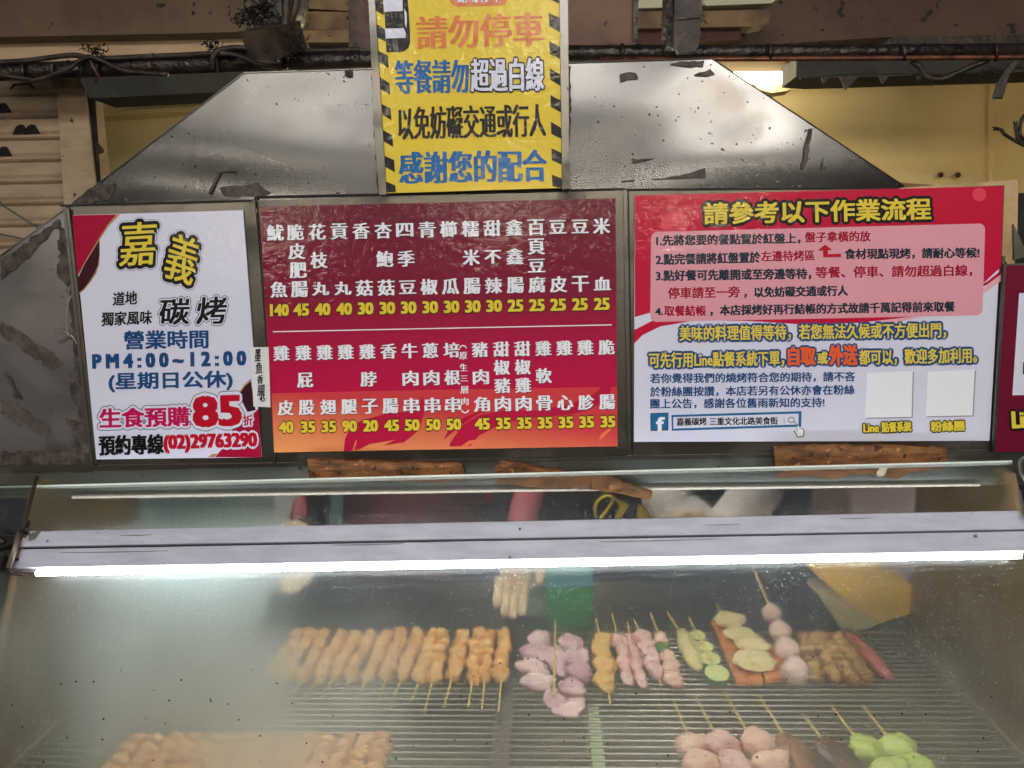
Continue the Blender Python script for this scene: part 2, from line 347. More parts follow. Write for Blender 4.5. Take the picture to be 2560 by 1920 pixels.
slab('hook_chain', [(240, 384), (244, 384), (245, 402), (241, 402)], 1.9, .01, M['blackm'], colm)

# inner-room lamp
RL = emis('room_tube_light', (255, 236, 196), 42)
ln = empty('room_lamp', 'lit twin tube lamp in the yellow room right of the hood', 'lamp', P(1880, 195, 2.0))
slab('housing', [(1700, 152), (1995, 152), (1990, 180), (1700, 182)], 2.02, .18, mat('lamp_cream', (60, 52, 38), .6), ln)
slab('end_cap', [(1968, 158), (2000, 158), (1993, 210), (1970, 205)], 2.0, .1, M['blackm'], ln)
slab('lower_tray', [(1890, 206), (1985, 208), (1978, 225), (1930, 232), (1890, 222)], 2.05, .1, mat('lamp_tan', (150, 128, 92), .6), ln)
tube('light_tube', [P(1250, 198, 1.98), P(1968, 194, 1.98)], .021, RL, ln, 12)
tube('light_tube', [P(1700, 234, 2.15), P(1932, 233, 2.15)], .014, RL, ln, 12)
# fluorescent fitting at the upper right, unlit
tf2 = empty('tube_fitting', 'unlit cream tube fitting under the brown wall, behind the right bracket', 'lamp', P(1770, 40, 1.2))
slab('tube_strip', [(1560, 22), (1930, 8), (1957, -12), (1560, -14)], 1.2, .05, mat('strip_cream', (188, 186, 160), .5), tf2)
slab('housing', [(1560, 28), (1925, 26), (1922, 56), (1880, 66), (1560, 72)], 1.22, .08, mat('fit_tan', (120, 96, 60), .6, 0, (84, 62, 40), 9), tf2)
slab('wood_block', [(1560, 76), (1852, 72), (1850, 100), (1560, 112)], 1.25, .06, mat('redbrown', (66, 30, 24), .7), tf2)
# beige casing left of the yellow sign
cs = empty('wall_casing', 'beige stepped casing between left bracket and yellow sign', 'casing', P(800, 60, 1.1))
CB = mat('casing_beige', (128, 106, 70), .65, 0, (84, 64, 44), 9, spots=[((26, 20, 16), 40, .68)])
slab('upper_step', [(728, -40), (880, -60), (880, 28), (745, 20)], 1.12, .12, CB, cs)
slab('middle_step', [(728, 28), (880, 30), (880, 74), (748, 74), (728, 60)], 1.09, .14, CB, cs)
slab('lower_step', [(750, 76), (880, 74), (880, 106), (768, 106), (756, 96)], 1.06, .16, CB, cs)
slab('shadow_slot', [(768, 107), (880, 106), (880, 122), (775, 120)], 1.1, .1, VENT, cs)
dk = empty('duct', 'mottled brown square duct just left of the yellow sign', 'duct', P(905, 60, .5))
slab('duct_face', [(871, -40), (926, -60), (934, 126), (872, 132)], .5, .12, mat('duct_brown', (84, 64, 54), .6, 0, (50, 38, 34), 30, spots=[((18, 14, 12), 60, .66)]), dk)
bp_ = empty('side_board', 'smooth brown board between yellow sign and right bracket', 'board', P(1500, 60, .5))
slab('board_face', [(1412, -80), (1585, -80), (1582, 112), (1412, 112)], .5, .02, mat('board_brown', (112, 84, 66), .6, 0, (84, 58, 46), 5, spots=[((34, 24, 20), 26, .68)]), bp_)
slab('board_edge', [(1583, -80), (1598, -80), (1594, 112), (1583, 112)], .49, .03, M['black'], bp_)

# ------------------------------------------------------------------ black pipe with cables
pp = empty('pipe', 'greasy black pipe crossing above the steel hood', 'pipe', P(1200, 145, .35))
tube('pipe_body', [P(-300, 196, .35), P(0, 181, .35), P(600, 157, .35), P(1500, 132, .35), P(2000, 130, .35), P(2800, 126, .35)], [.0165]*3+[.0135]*3, M['black'], pp, 16)
COPPER = mat('copper_rust', (120, 70, 46), .4, .3, (52, 34, 28), 40, bump=.4)
tube('small_pipe', [P(1500, 149, .33), P(1900, 147, .33), P(2560, 143, .33), P(2800, 140, .33)], .0048, COPPER, pp, 8)
tube('cable_upper', smoothline([P(-60, 158, .33), P(60, 152, .33), P(180, 138, .33), P(240, 146, .33), P(400, 140, .33), P(560, 133, .33), P(700, 128, .34), P(900, 124, .34)]), .0052, M['blackm'], pp)
tube('cable_sag', smoothline([P(-60, 178, .31), P(60, 196, .31), P(90, 200, .31), P(170, 172, .31), P(225, 142, .31), P(310, 176, .31), P(420, 186, .31)]), .0042, M['blackm'], pp)
tube('cable_wrap', smoothline([P(220, 138, .32), P(232, 165, .315), P(244, 190, .32), P(238, 205, .33)]), .0035, M['ocable'], pp)
tube('cable_loop', smoothline([P(530, 170, .32), P(532, 145, .31), P(548, 126, .31), P(590, 119, .31), P(640, 124, .32)]), .0052, M['blackm'], pp)
tube('cable_loop', smoothline([P(550, 133, .31), P(600, 140, .31), P(650, 162, .31), P(700, 168, .32)]), .005, M['blackm'], pp)
for x in (55, 128, 200, 240, 540, 700, 1555, 1925, 2260, 2490):
    yy = 181-(x*.04 if x < 600 else 24+(x-600)*.028 if x < 1500 else 50)
    tube('pipe_tie', [P(x, yy-22, .325), P(x+2, yy, .325), P(x-1, yy+22, .33)], .004, M['black'], pp, 6)
for x in list(range(20, 900, 62))+list(range(1450, 2560, 74)):
    yy = 166-(x*.03 if x < 600 else 18+(x-600)*.028 if x < 1500 else 50)
    tuft(pp, P(x+random.uniform(-18, 18), yy-random.uniform(0, 6), .33), random.uniform(.006, .015), 12)
tuft(pp, P(241, 128, .33), .022, 30); tuft(pp, P(532, 118, .33), .022, 30)
hc = empty('hanging_cable', 'black cable drooping below the pipe at the right', 'cable', P(2330, 190, .34))
tube('cable_run', smoothline([P(2275, 150, .34), P(2300, 168, .34), P(2312, 188, .34), P(2336, 198, .34), P(2365, 194, .34), P(2420, 170, .34), P(2470, 150, .34)]), .0055, M['blackm'], hc)
tuft(hc, P(2318, 206, .34), .012, 12); tuft(hc, P(2408, 196, .34), .012, 12); tuft(hc, P(2460, 190, .34), .016, 16)
tube('thin_wire', smoothline([P(2000, 196, .36), P(2150, 184, .36), P(2260, 186, .36), P(2420, 184, .36), P(2580, 166, .36)]), .0016, M['black'], hc, 5)
cb = empty('cable_end', 'stiff bundle of cut black cables hanging at the right edge', 'cable', P(2510, 200, .3))
for k in range(3): tube('cable_strand', smoothline([P(2540+k*6, 152, .3), P(2514+k*5, 180, .3), P(2500+k*6, 205, .3), P(2486+k*7, 246, .3)]), .0044, M['blackm'], cb)
tuft(cb, P(2486, 186, .3), .018, 22)
wl = empty('loose_wires', 'loose thin black wires curling in from the right edge', 'cable', P(2540, 350, .6))
tube('wire_strand', smoothline([P(2488, 321, .6), P(2503, 325, .6), P(2512, 336, .6), P(2545, 356, .6), P(2600, 385, .6)]), .0038, M['black'], wl)
tube('wire_strand', smoothline([P(2538, 312, .6), P(2540, 330, .6), P(2548, 350, .6), P(2580, 372, .6)]), .0042, M['black'], wl)
tube('wire_strand', smoothline([P(2600, 262, .6), P(2560, 290, .6), P(2549, 320, .6), P(2556, 345, .6), P(2600, 368, .6)]), .0042, M['black'], wl)
for pa, pb in (((2488, 321), (2482, 317)), ((2488, 323), (2484, 326)), ((2536, 313), (2534, 303)), ((2540, 312), (2542, 303))): tube('wire_tip', [P(*pa, .6), P(*pb, .6)], .002, M['black'], wl, 5)

# brackets
b1 = empty('bracket', 'grease-caked square bracket gripping the pipe left of the yellow sign', 'bracket', P(640, 120, .3))
f4 = [P(597, 78, .20), P(655, 74, .20), P(682, 150, .22), P(625, 152, .22)]
v, f = prism(f4, Vector((.03, .13, .05))); mesh('box_end', v, f, mat('bracket_face', (84, 72, 64), .35, .3, (40, 32, 28), 24, bump=.3), b1)
slab('arm_block', [(640, -60), (760, -60), (742, 30), (730, 60), (725, 118), (735, 135), (715, 172), (655, 178), (648, 100), (622, 40), (630, -10)], .33, .06, M['black'], b1)
tube('arm_rib', smoothline([P(716, -30, .29), P(714, 50, .29), P(700, 110, .29), P(690, 150, .3)]), .008, M['blackm'], b1)
tube('arm_rib', smoothline([P(745, -30, .31), P(738, 20, .31), P(722, 60, .31)]), .009, M['blackm'], b1)
for x, y, r in [(608, 45, .02), (640, 30, .03), (660, 38, .03), (625, 55, .02), (730, 95, .02), (735, 112, .016), (665, 10, .02), (735, 130, .02)]: tuft(b1, P(x, y, .27), r, 26)
tube('stub_cable', [P(722, 72, .3), P(756, 78, .34)], .003, M['black'], b1)
b2 = empty('bracket', 'grease-caked upright strap bracket on the pipe right of the yellow sign', 'bracket', P(1712, 60, .3))
slab('strap_front', [(1688, -40), (1752, -40), (1756, 25), (1752, 60), (1748, 112), (1738, 128), (1695, 130), (1684, 100)], .25, .02, M['blackm'], b2)
slab('strap_back', [(1668, -40), (1690, -40), (1686, 120), (1666, 116), (1665, 40)], .28, .06, M['black'], b2)
slab('cross_seam', [(1690, 44), (1752, 40), (1752, 44), (1690, 49)], .246, .004, M['black'], b2)
for k in range(12): tuft(b2, P(1667 if k % 2 else 1758, -5+k*10, .26), .008, 12)

# ------------------------------------------------------------------ stainless sign housing
SY = 0.0
hd = empty('sign_housing', 'stainless steel hood with sloping shoulders carrying the menu signs', 'stall hood', P(1200, 480, 0))
slab('hood_sheet', [(610, 183), (1780, 147), (1900, 225), (2095, 353), (2262, 466), (2262, 474), (1570, 480), (640, 503), (183, 510)], .006, .16, M['steel'], hd)
slab('left_sheet', [(183, 512), (0, 641), (-120, 726), (-160, 1192), (236, 1190), (252, 1172), (181, 560)], .006, .16, M['steel2'], hd)
tube('bright_rim', [P(183, 507, .005), P(610, 182, .005), P(1780, 146, .005)], .0014, M['wire'], hd, 6)
tube('bright_rim', [P(1780, 146, .005), P(2262, 466, .005)], .0008, M['blackm'], hd, 6)
tube('bright_rim', [P(183, 509, .005), P(0, 640, .005), P(-100, 712, .005)], .0012, M['rail'], hd, 6)
# frames behind every sign
slab('backing_plate', [(178, 514), (634, 501), (636, 560), (688, 1158), (232, 1166), (222, 1060)], .0015, .006, M['rail'], hd)
slab('backing_plate', [(641, 501), (1560, 476), (1571, 1138), (690, 1157)], .001, .006, M['rail'], hd)
slab('backing_plate', [(1566, 478), (2262, 468), (2548, 452), (2500, 1150), (1576, 1138)], .0012, .006, M['rail'], hd)
slab('clear_edge_strip', [(2250, 470), (2546, 449), (2543, 600), (2534, 680), (2505, 640), (2511, 463), (2240, 475)], -.001, .0018, mat('acrylic_edge', (196, 170, 128), .3, coat=.5, coat_rough=.1, var=(160, 132, 96), vscale=9), hd)
slab('seam_line', [(150, 512), (634, 499), (640, 490), (1560, 470), (1566, 472), (2255, 468), (2255, 472), (1566, 477), (1558, 475), (642, 496), (634, 504), (150, 517)], -.0005, .002, M['seam'], hd)
for a_, b_ in (((634, 500), (686, 1158)), ((1562, 474), (1573, 1138)), ((161, 516), (232, 1168)), ((2508, 640), (2478, 1120)), ((170, 520), (241, 1160))):
    (x0, y0), (x1, y1) = a_, b_
    bar('frame_edge', P(x0, y0, -.001), P(x1, y1, -.001), .0035, .005, M['rail'], hd)
    slab('seam_gap', [(x0+7, y0+4), (x0+10, y0+4), (x1+10, y1-4), (x1+7, y1-4)], -.0006, .002, M['seam'], hd)
# rust, glue and tape residue as thin real patches
_pc = [0]
def patch(px, m='tape', Y=.0045, jag=5, name='tape_residue'):
    _pc[0] += 1; Y -= .00013*_pc[0]
    out = []
    for i in range(len(px)):
        (x0, y0), (x1, y1) = px[i], px[(i+1) % len(px)]; n = max(1, int(math.hypot(x1-x0, y1-y0)/12))
        for k in range(n): t = k/n; out.append((x0+(x1-x0)*t+random.uniform(-1, 1)*jag, y0+(y1-y0)*t+random.uniform(-1, 1)*jag))
    slab(name, out, Y, .0006, M[m], hd)
patch([(0, 805), (25, 815), (145, 890), (160, 915), (130, 925), (20, 850), (0, 838)])
patch([(0, 1000), (40, 1010), (100, 1050), (130, 1072), (108, 1090), (50, 1060), (0, 1030)])
patch([(0, 655), (100, 580), (150, 548), (155, 560), (60, 650), (0, 705)], 'rust')
patch([(180, 510), (240, 460), (285, 462), (288, 475), (268, 500), (200, 512)], 'rust', jag=4)
patch([(145, 570), (165, 575), (178, 700), (165, 720), (148, 690)], 'rust', jag=6)
patch([(168, 935), (195, 940), (208, 1010), (200, 1030), (180, 1010)], 'rust', jag=7)
patch([(165, 1045), (212, 1042), (228, 1160), (190, 1165), (178, 1090)], 'rust', jag=8)
patch([(0, 1130), (185, 1128), (232, 1160), (232, 1182), (0, 1178)], 'rust', jag=4)
patch([(160, 560), (174, 560), (222, 1050), (226, 1160), (205, 1150), (186, 900)], 'rust', Y=.0040, jag=4)
patch([(10, 930), (28, 948), (55, 1000), (40, 998)], 'rust', jag=3)
patch([(1674, 159), (1700, 154), (1760, 152), (1758, 168), (1700, 165)], 'tape', jag=2)
patch([(1735, 186), (1775, 174), (1788, 184), (1772, 190), (1740, 190)], 'tape', jag=2)
patch([(1552, 186), (1590, 180), (1596, 196), (1555, 202)], 'tape', jag=4)
patch([(1700, 438), (1764, 420), (1765, 445), (1625, 450)], 'tape', jag=1.5)
patch([(2022, 321), (2031, 322), (2018, 400), (2008, 428), (2003, 426), (2010, 380)], 'tape', jag=2)
patch([(2059, 390), (2060, 425), (2052, 425)], 'tape', jag=1)
patch([(1580, 397), (1640, 395), (1600, 405), (1582, 408)], 'tape', jag=2)
patch([(1552, 452), (1588, 448), (1586, 454), (1552, 456)], 'tape', jag=1.5)
patch([(545, 470), (600, 462), (640, 455), (672, 482), (640, 491), (560, 492)], 'tape', jag=3)
patch([(520, 485), (535, 450), (548, 430), (590, 427), (590, 430), (552, 433), (540, 455), (528, 487)], 'rust', jag=2)
patch([(858, 176), (880, 175), (882, 192), (866, 192)], 'rust', jag=4)
patch([(928, 170), (942, 165), (950, 480), (944, 484), (936, 330)], 'rust', jag=3, Y=.003)
patch([(1414, 170), (1428, 165), (1426, 300), (1418, 475), (1414, 470)], 'rust', jag=3, Y=.003)
for _ in range(46):
    t = random.random(); x = random.uniform(330, 2150); y = random.uniform(200, 470)
    if x < 640 and y < 500-(x-183)*.76+20: continue
    if x > 1800 and y < 160+(x-1780)*.65+20: continue
    if 920 < x < 1430: continue
    s = random.uniform(1, 3.2); slab('grime_speck', [(x-s, y), (x, y-s), (x+s, y+.4), (x+.3, y+s)], .0048, .001, M['seam'], hd)
# bare wire twisted on the left sheet
tube('twisted_wire', smoothline([P(178, 738, -.004), P(170, 760, -.006), P(168, 830, -.006), P(182, 842, -.006), P(192, 860, -.004)]), .0016, M['wire'], hd)
tube('twisted_wire', smoothline([P(138, 822, -.004), P(160, 828, -.006), P(172, 835, -.005), P(145, 855, -.004)]), .0016, M['wire'], hd)

# ------------------------------------------------------------------ yellow notice in its channel
yt = empty('notice_sign', 'yellow no-parking notice with striped edges hanging above the menu', 'sign', P(1180, 480, -.012))
Y0 = -.012
c2 = T_(800, 0, 2.9105)
yfr = yt; yt = slab('notice_panel', [(931, -150), (1393, -150), (1398, 0), (1405, 470), (966, 483), (938, 0)], Y0, .003, INK['yellow'], yt)
slab('channel_rail', [(905, -150), (930, -150), (937, 0), (966, 486), (948, 488), (936, 330), (921, 0)], Y0-.004, .016, M['rail'], yfr)
slab('channel_rail', [(1400, -150), (1418, -150), (1420, 0), (1424, 470), (1406, 474), (1399, 0)], Y0-.004, .016, M['rail'], yfr)
for q in [[(412, 175), (475, 215), (482, 305), (417, 272)], [(425, 370), (495, 405), (500, 498), (430, 450)], [(437, 562), (505, 605), (510, 690), (440, 648)], [(448, 757), (515, 790), (520, 875), (455, 835)],
          [(458, 945), (527, 985), (533, 1070), (463, 1028)], [(470, 1133), (540, 1165), (545, 1253), (475, 1215)], [(480, 1320), (548, 1350), (552, 1400), (483, 1400)], [(400, 0), (458, 0), (465, 110), (403, 75)],
          [(1665, 95), (1743, 130), (1745, 235), (1668, 190)], [(1668, 297), (1745, 340), (1750, 430), (1672, 392)], [(1672, 495), (1750, 545), (1753, 628), (1676, 580)], [(1676, 690), (1755, 735), (1757, 820), (1680, 778)],
          [(1680, 885), (1757, 930), (1758, 1012), (1683, 975)], [(1684, 1078), (1760, 1115), (1760, 1200), (1686, 1165)], [(1687, 1270), (1762, 1300), (1762, 1370), (1690, 1355)], [(1665, -60), (1745, -60), (1745, 25), (1690, 5), (1665, -8)]]:
    shape('hazard_stripe', q, c2, Y0, 'black', yt, 1)
shape('black_graphic', [(460, -60), (635, -60), (645, 80), (655, 225), (656, 310), (645, 345), (615, 372), (580, 380), (484, 380), (470, 110)], c2, Y0, 'black', yt, 2)
for q in [[(458, -60), (600, -60), (603, 80), (468, 85)], [(473, 208), (610, 205), (624, 240), (622, 275), (478, 280)], [(613, 60), (630, 95), (632, 150), (628, 208), (618, 170)]]: shape('white_graphic', q, c2, Y0, 'white', yt, 3)
shape('orange_badge', [(940, -120), (1360, -120), (1362, 10), (1345, 32), (1310, 42), (1000, 50), (965, 38), (945, 15)], c2, Y0, 'orange', yt, 1)
text(yt, c2, Y0, '請勿停車', 1000, 1320, -45, -52, 130, 'white', 3, layer=2)
text(yt, c2, Y0, '請勿停車', 708, 1620, 240, 208, 240, 'orange', 0, 9)
text(yt, c2, Y0, '等餐請勿', 550, 1078, 561, 552, 244, 'blue', 1, 7)
text(yt, c2, Y0, '超過白線', 1100, 1625, 548, 538, 240, 'white', 2, 6, [(15, 'black')])
text(yt, c2, Y0, '以免妨礙交通或行人', 572, 1638, 898, 874, 240, 'black', 1, 6)
text(yt, c2, Y0, '感謝您的配合', 582, 1645, 1222, 1203, 232, 'blue', 1, 9)

# ------------------------------------------------------------------ left poster (opening hours)
lp = empty('opening_hours_poster', 'white upright poster with opening hours, leftmost of the signs', 'sign', P(420, 1150, -.004))
Y1 = -.004; c4 = T_(150, 500, 2.4755)
lp = slab('poster_board', [(181, 538), (607, 525.5), (654, 1143), (241, 1148.5)], Y1, .003, INK['white'], lp)
shape('corner_print', [(77, 95), (370, 88), (330, 130), (280, 185), (244, 245), (190, 330), (150, 400), (108, 465)], c4, Y1, 'crimson', lp, 1)
shape('leaf_print', [(244, 240), (246, 330), (238, 400), (220, 450), (190, 500), (150, 550), (117, 575), (110, 485), (150, 400), (200, 320)], c4, Y1, 'dmaroon', lp, 1.5)
shape('gold_edge', [(372, 88), (300, 165), (252, 235), (200, 320), (150, 400), (108, 478), (109, 470), (146, 395), (196, 312), (244, 232), (290, 160), (350, 88)], c4, Y1, 'gold', lp, 2)
shape('gold_edge', [(246, 330), (243, 400), (224, 456), (190, 506), (150, 556), (118, 584), (117, 574), (150, 546), (186, 498), (216, 450), (236, 400)], c4, Y1, 'gold', lp, 2)
shape('corner_print', [(1230, 1290), (1248, 1592), (960, 1592), (985, 1560), (1060, 1480), (1070, 1400), (1190, 1330)], c4, Y1, 'crimson', lp, 1)
shape('leaf_print', [(1180, 1112), (1210, 1300), (1160, 1312), (1128, 1250), (1115, 1195), (1140, 1145)], c4, Y1, 'dmaroon', lp, 1.5)
shape('gold_edge', [(1182, 1106), (1142, 1140), (1112, 1185), (1112, 1198), (1146, 1150), (1183, 1120)], c4, Y1, 'gold', lp, 2)
shape('gold_edge', [(975, 1570), (958, 1592), (915, 1592), (940, 1572)], c4, Y1, 'gold', lp, 2)
OB = [(17, 'white'), (14, 'black')]
text(lp, c4, Y1, '嘉', 376, 588, 280, 262, 265, 'ylw2', 1, 4, [(34, 'grey'), (30, 'white'), (24, 'black')], shear=.12, rot=.03, layer=3)
text(lp, c4, Y1, '義', 666, 846, 350, 380, 285, 'ylw2', 1, 4, [(34, 'grey'), (30, 'white'), (24, 'black')], shear=-.10, rot=.16, layer=3)
text(lp, c4, Y1, '道地', 328, 476, 613, 603, 82, 'black', 2, 0, shear=.1)
text(lp, c4, Y1, '獨家風味', 258, 568, 738, 725, 86, 'black', 2, 0, shear=.1)
text(lp, c4, Y1, '碳', 618, 800, 692, 688, 160, 'black', 4, 0, [(16, 'black'), (12, 'white')], shear=.1, layer=3)
text(lp, c4, Y1, '烤', 850, 1028, 686, 680, 165, 'black', 4, 0, [(16, 'black'), (12, 'white')], shear=.1, layer=3)
text(lp, c4, Y1, '營業時間', 398, 915, 868, 860, 112, 'dblue', 4)
text(lp, c4, Y1, 'P M 4 : 0 0 ~ 1 2 : 0 0', 205, 1146, 1000, 978, 86, 'dblue', 7)
text(lp, c4, Y1, '(星期日公休)', 303, 1065, 1130, 1115, 118, 'dblue', 4)
text(lp, c4, Y1, '生食預購', 248, 798, 1352, 1338, 118, 'magenta', 5, 0, [(22, 'navy'), (18, 'white')], layer=3)
text(lp, c4, Y1, '85', 832, 1112, 1312, 1300, 180, 'red', 14, 0, [(34, 'navy'), (30, 'white')], layer=3)
text(lp, c4, Y1, '折', 1134, 1192, 1365, 1362, 62, 'red', 2, 0, [(12, 'white')], layer=3)
text(lp, c4, Y1, '預約專線', 243, 638, 1520, 1510, 120, 'black', 5, 0, layer=5)
text(lp, c4, Y1, '(02)29763290', 646, 1215, 1512, 1495, 110, 'red', 7, 0, [(18, 'white')], layer=4)
# handwritten slip
hs = empty('handwritten_slip', 'narrow white slip with handwriting stuck between poster and red menu', 'label', P(650, 1015, -.008))
hs = slab('slip_paper', [(1178, 912), (1290, 910), (1302, 1283), (1197, 1278)], -.0075, .0008, mat('slip_white', (226, 228, 236), .6), hs, c4)
for ch, x, y, wd, h in [('墨', 1224, 962, 36, 74), ('魚', 1232, 1042, 40, 70), ('香', 1238, 1112, 36, 52), ('腸', 1245, 1180, 44, 66), ('45', 1252, 1230, 32, 40)]:
    text(hs, c4, -.0085, ch, x-wd/2, x+wd/2, y, y-4, h, 'black', 1, 0, layer=1, shear=.15)

# ------------------------------------------------------------------ red menu
mn = empty('price_menu', 'dark red menu board listing skewers with yellow prices, middle sign', 'sign', P(1100, 1130, -.004))
mm = bpy.data.materials['print_maroon'].copy(); mm.name = 'print_menu_gradient'
N = mm.node_tree.nodes; Lk = mm.node_tree.links; geo = N.new('ShaderNodeNewGeometry'); sp = N.new('ShaderNodeSeparateXYZ'); Lk.new(geo.outputs['Position'], sp.inputs[0])
mr = N.new('ShaderNodeMapRange'); mr.inputs[1].default_value = P(1100, 510).z; mr.inputs[2].default_value = P(1100, 1120).z; Lk.new(sp.outputs[2], mr.inputs[0])
cr = N.new('ShaderNodeValToRGB'); Lk.new(mr.outputs[0], cr.inputs[0]); e = cr.color_ramp.elements
e[0].color = (*lin((100, 8, 42)), 1); e[1].color = (*lin((190, 8, 70)), 1); e[1].position = .8
q = e.new(.35); q.color = (*lin((124, 8, 50)), 1); q = e.new(.55); q.color = (*lin((170, 8, 66)), 1)
Lk.new(cr.outputs[0], N['Principled BSDF'].inputs['Base Color'])
om = mm.copy(); om.name = 'print_orange_gradient'; N = om.node_tree.nodes; Lk = om.node_tree.links
cr = [n for n in N if n.type == 'VALTORGB'][0]; mr = [n for n in N if n.type == 'MAP_RANGE'][0]; sp = [n for n in N if n.type == 'SEPXYZ'][0]
mr.inputs[1].default_value = P(1100, 970).z; mr.inputs[2].default_value = P(1100, 1130).z
mb = N.new('ShaderNodeMapRange'); mb.inputs[1].default_value = P(700, 1000).x; mb.inputs[2].default_value = P(1540, 1000).x; mb.inputs[3].default_value = 0; mb.inputs[4].default_value = -.75; Lk.new(sp.outputs[0], mb.inputs[0])
ad = N.new('ShaderNodeMath'); ad.operation = 'ADD'; Lk.new(mr.outputs[0], ad.inputs[0]); Lk.new(mb.outputs[0], ad.inputs[1]); Lk.new(ad.outputs[0], cr.inputs[0])
while len(cr.color_ramp.elements) > 2: cr.color_ramp.elements.remove(cr.color_ramp.elements[1])
cr.color_ramp.elements[0].color = (*lin((206, 62, 70)), 1); cr.color_ramp.elements[0].position = 0
cr.color_ramp.elements[1].color = (*lin((236, 160, 98)), 1); cr.color_ramp.elements[1].position = .95
mn = slab('menu_board', [(648, 517), (1539, 495.6), (1543, 1115.6), (685.5, 1131)], Y1, .003, mm, mn)
c5 = T_(630, 480, 2.3785); c6 = T_(630, 820, 2.3785)
shape('orange_band', [(117, 388), (600, 378), (1000, 370), (2172, 350), (2174, 703), (132, 740)], c6, Y1, om, mn, 1)
FL = 'flame'
shape('flame_print', [(545, 735), (552, 660), (580, 600), (640, 555), (720, 530), (830, 500), (930, 500), (990, 470), (1010, 410), (1015, 500), (970, 600), (880, 660), (700, 690), (640, 722)], c6, Y1, FL, mn, 2)
shape('flame_print', [(1010, 400), (1005, 480), (985, 560), (900, 640), (780, 700), (905, 680), (990, 610), (1020, 520), (1025, 440)], c6, Y1, FL, mn, 2.2)
shape('flame_print', [(1175, 706), (1180, 680), (1250, 580), (1350, 520), (1500, 490), (1700, 490), (1900, 450), (2020, 400), (2060, 370), (2110, 300), (2080, 180), (2140, 230), (2150, 300), (2120, 420), (2000, 490), (1860, 520), (1700, 530), (1500, 560), (1350, 640), (1300, 700)], c6, Y1, FL, mn, 2)
shape('flame_print', [(1140, 665), (1170, 600), (1260, 530), (1400, 480), (1330, 520), (1230, 590)], c6, Y1, FL, mn, 2.4)
shape('flame_spark', [(1240, 706), (1290, 670), (1375, 660), (1380, 668), (1300, 690), (1270, 705)], c6, Y1, 'flame2', mn, 3)
shape('flame_spark', [(2062, 672), (2075, 630), (2120, 600), (2160, 560), (2150, 590), (2110, 630), (2080, 660)], c6, Y1, 'flame2', mn, 3)
shape('flame_spark', [(595, 730), (612, 680), (624, 660), (620, 690), (606, 730)], c6, Y1, 'flame2', mn, 3)
shape('divider_line', [(125, 828), (2138, 787), (2138, 793), (125, 834)], c5, Y1, 'cwhite', mn, 2)
def column_(tf, s, x0, y0, x1, y1, sz=94):
    n = len(s); p = Print(tf, Y1)
    for i, ch in enumerate(s):
        t = i/(n-1); x = x0+(x1-x0)*t; y = y0+(y1-y0)*t
        hh = sz*(.25 if ch in '一三' else 1)
        hh = sz*.62 if ch in '三' else hh
        hh = sz*.84 if ch in '豆皿血四丸不' else hh
        a = (x-sz/2, x+sz/2, y+1.2, y-1.2, hh)
        p.add(ch, *[v+(4 if k < 4 else 0) for k, v in enumerate(a)], INK['violet'], 4, [(-3, 0), (3, 0)])
        p.add(ch, *a, INK['cwhite'], 5, [(-4.5, 0), (-1.5, .5), (1.5, -.5), (4.5, 0)])
    p.done('menu_item', mn)
def price(tf, s, x, y, h=72, wd=92):
    text(mn, tf, Y1, s, x-wd/2+4, x+wd/2-4, y+1, y-1, h-6, 'yellow', 5, 0, [(9.5, 'black')], name='price')
X1 = [138, 258, 388, 518, 648, 780, 908, 1040, 1168, 1298, 1428, 1558, 1688, 1818, 1950, 2078]
X2 = [160, 282, 408, 540, 668, 798, 925, 1053, 1180, 1308, 1436, 1566, 1695, 1822, 1952, 2083]
X3 = [163, 293, 420, 548, 676, 805, 932, 1060, 1187, 1313, 1440, 1567, 1694, 1820, 1950, 2080]
I1 = '魷魚140 脆皮肥腸45 花枝丸40 貢丸40 香菇30 杏鮑菇30 四季豆30 青椒30 櫛瓜30 糯米腸30 甜不辣30 鑫鑫腸25 百頁豆腐25 豆皮25 豆干25 米血25'.split()
for i, s in enumerate(I1):
    ch = s.rstrip('0123456789'); pr = s[len(ch):]; t = i/15
    column_(c5, ch, X1[i], 242-40*t, X2[i], 580-36*t); price(c5, pr, X3[i], 702-37*t, 74, 112 if len(pr) == 3 else 92)
X1 = [175, 305, 432, 557, 685, 812, 937, 1060, 1187, 1355, 1482, 1607, 1732, 1857, 1982, 2108]
X2 = [200, 325, 453, 578, 700, 823, 948, 1073, 1195, 1367, 1492, 1615, 1738, 1862, 1987, 2112]
X3 = [203, 333, 457, 580, 705, 830, 953, 1078, 1200, 1370, 1495, 1620, 1743, 1867, 1990, 2117]
I2 = '雞皮40 雞屁股35 雞翅35 雞腿90 雞脖子20 香腸45 牛肉串50 蔥肉串50 培根串50 豬肉角45 甜椒豬肉35 甜椒雞肉35 雞軟骨35 雞心35 雞胗35 脆腸35'.split()
for i, s in enumerate(I2):
    ch = s.rstrip('0123456789'); pr = s[len(ch):]; t = (X1[i]-175)/1933
    column_(c6, ch, X1[i], 150-36*t, X2[i], 475-36*t, 88); price(c6, pr, X3[i], 590-33*t, 70, 88)
for ch, y, h in [('︵', 112, 22), ('原', 165, 44), ('生', 235, 44), ('三', 300, 34), ('層', 368, 44), ('肉', 437, 44), ('︶', 497, 22)]:
    x = 1254+(y-112)*.035; p_ = Print(c6, Y1); p_.add('（' if 0 else ch, x-22, x+22, y, y-1, h, INK['cwhite'], 5, [(-1.5, 0), (1.5, 0)]); p_.done('menu_note', mn)

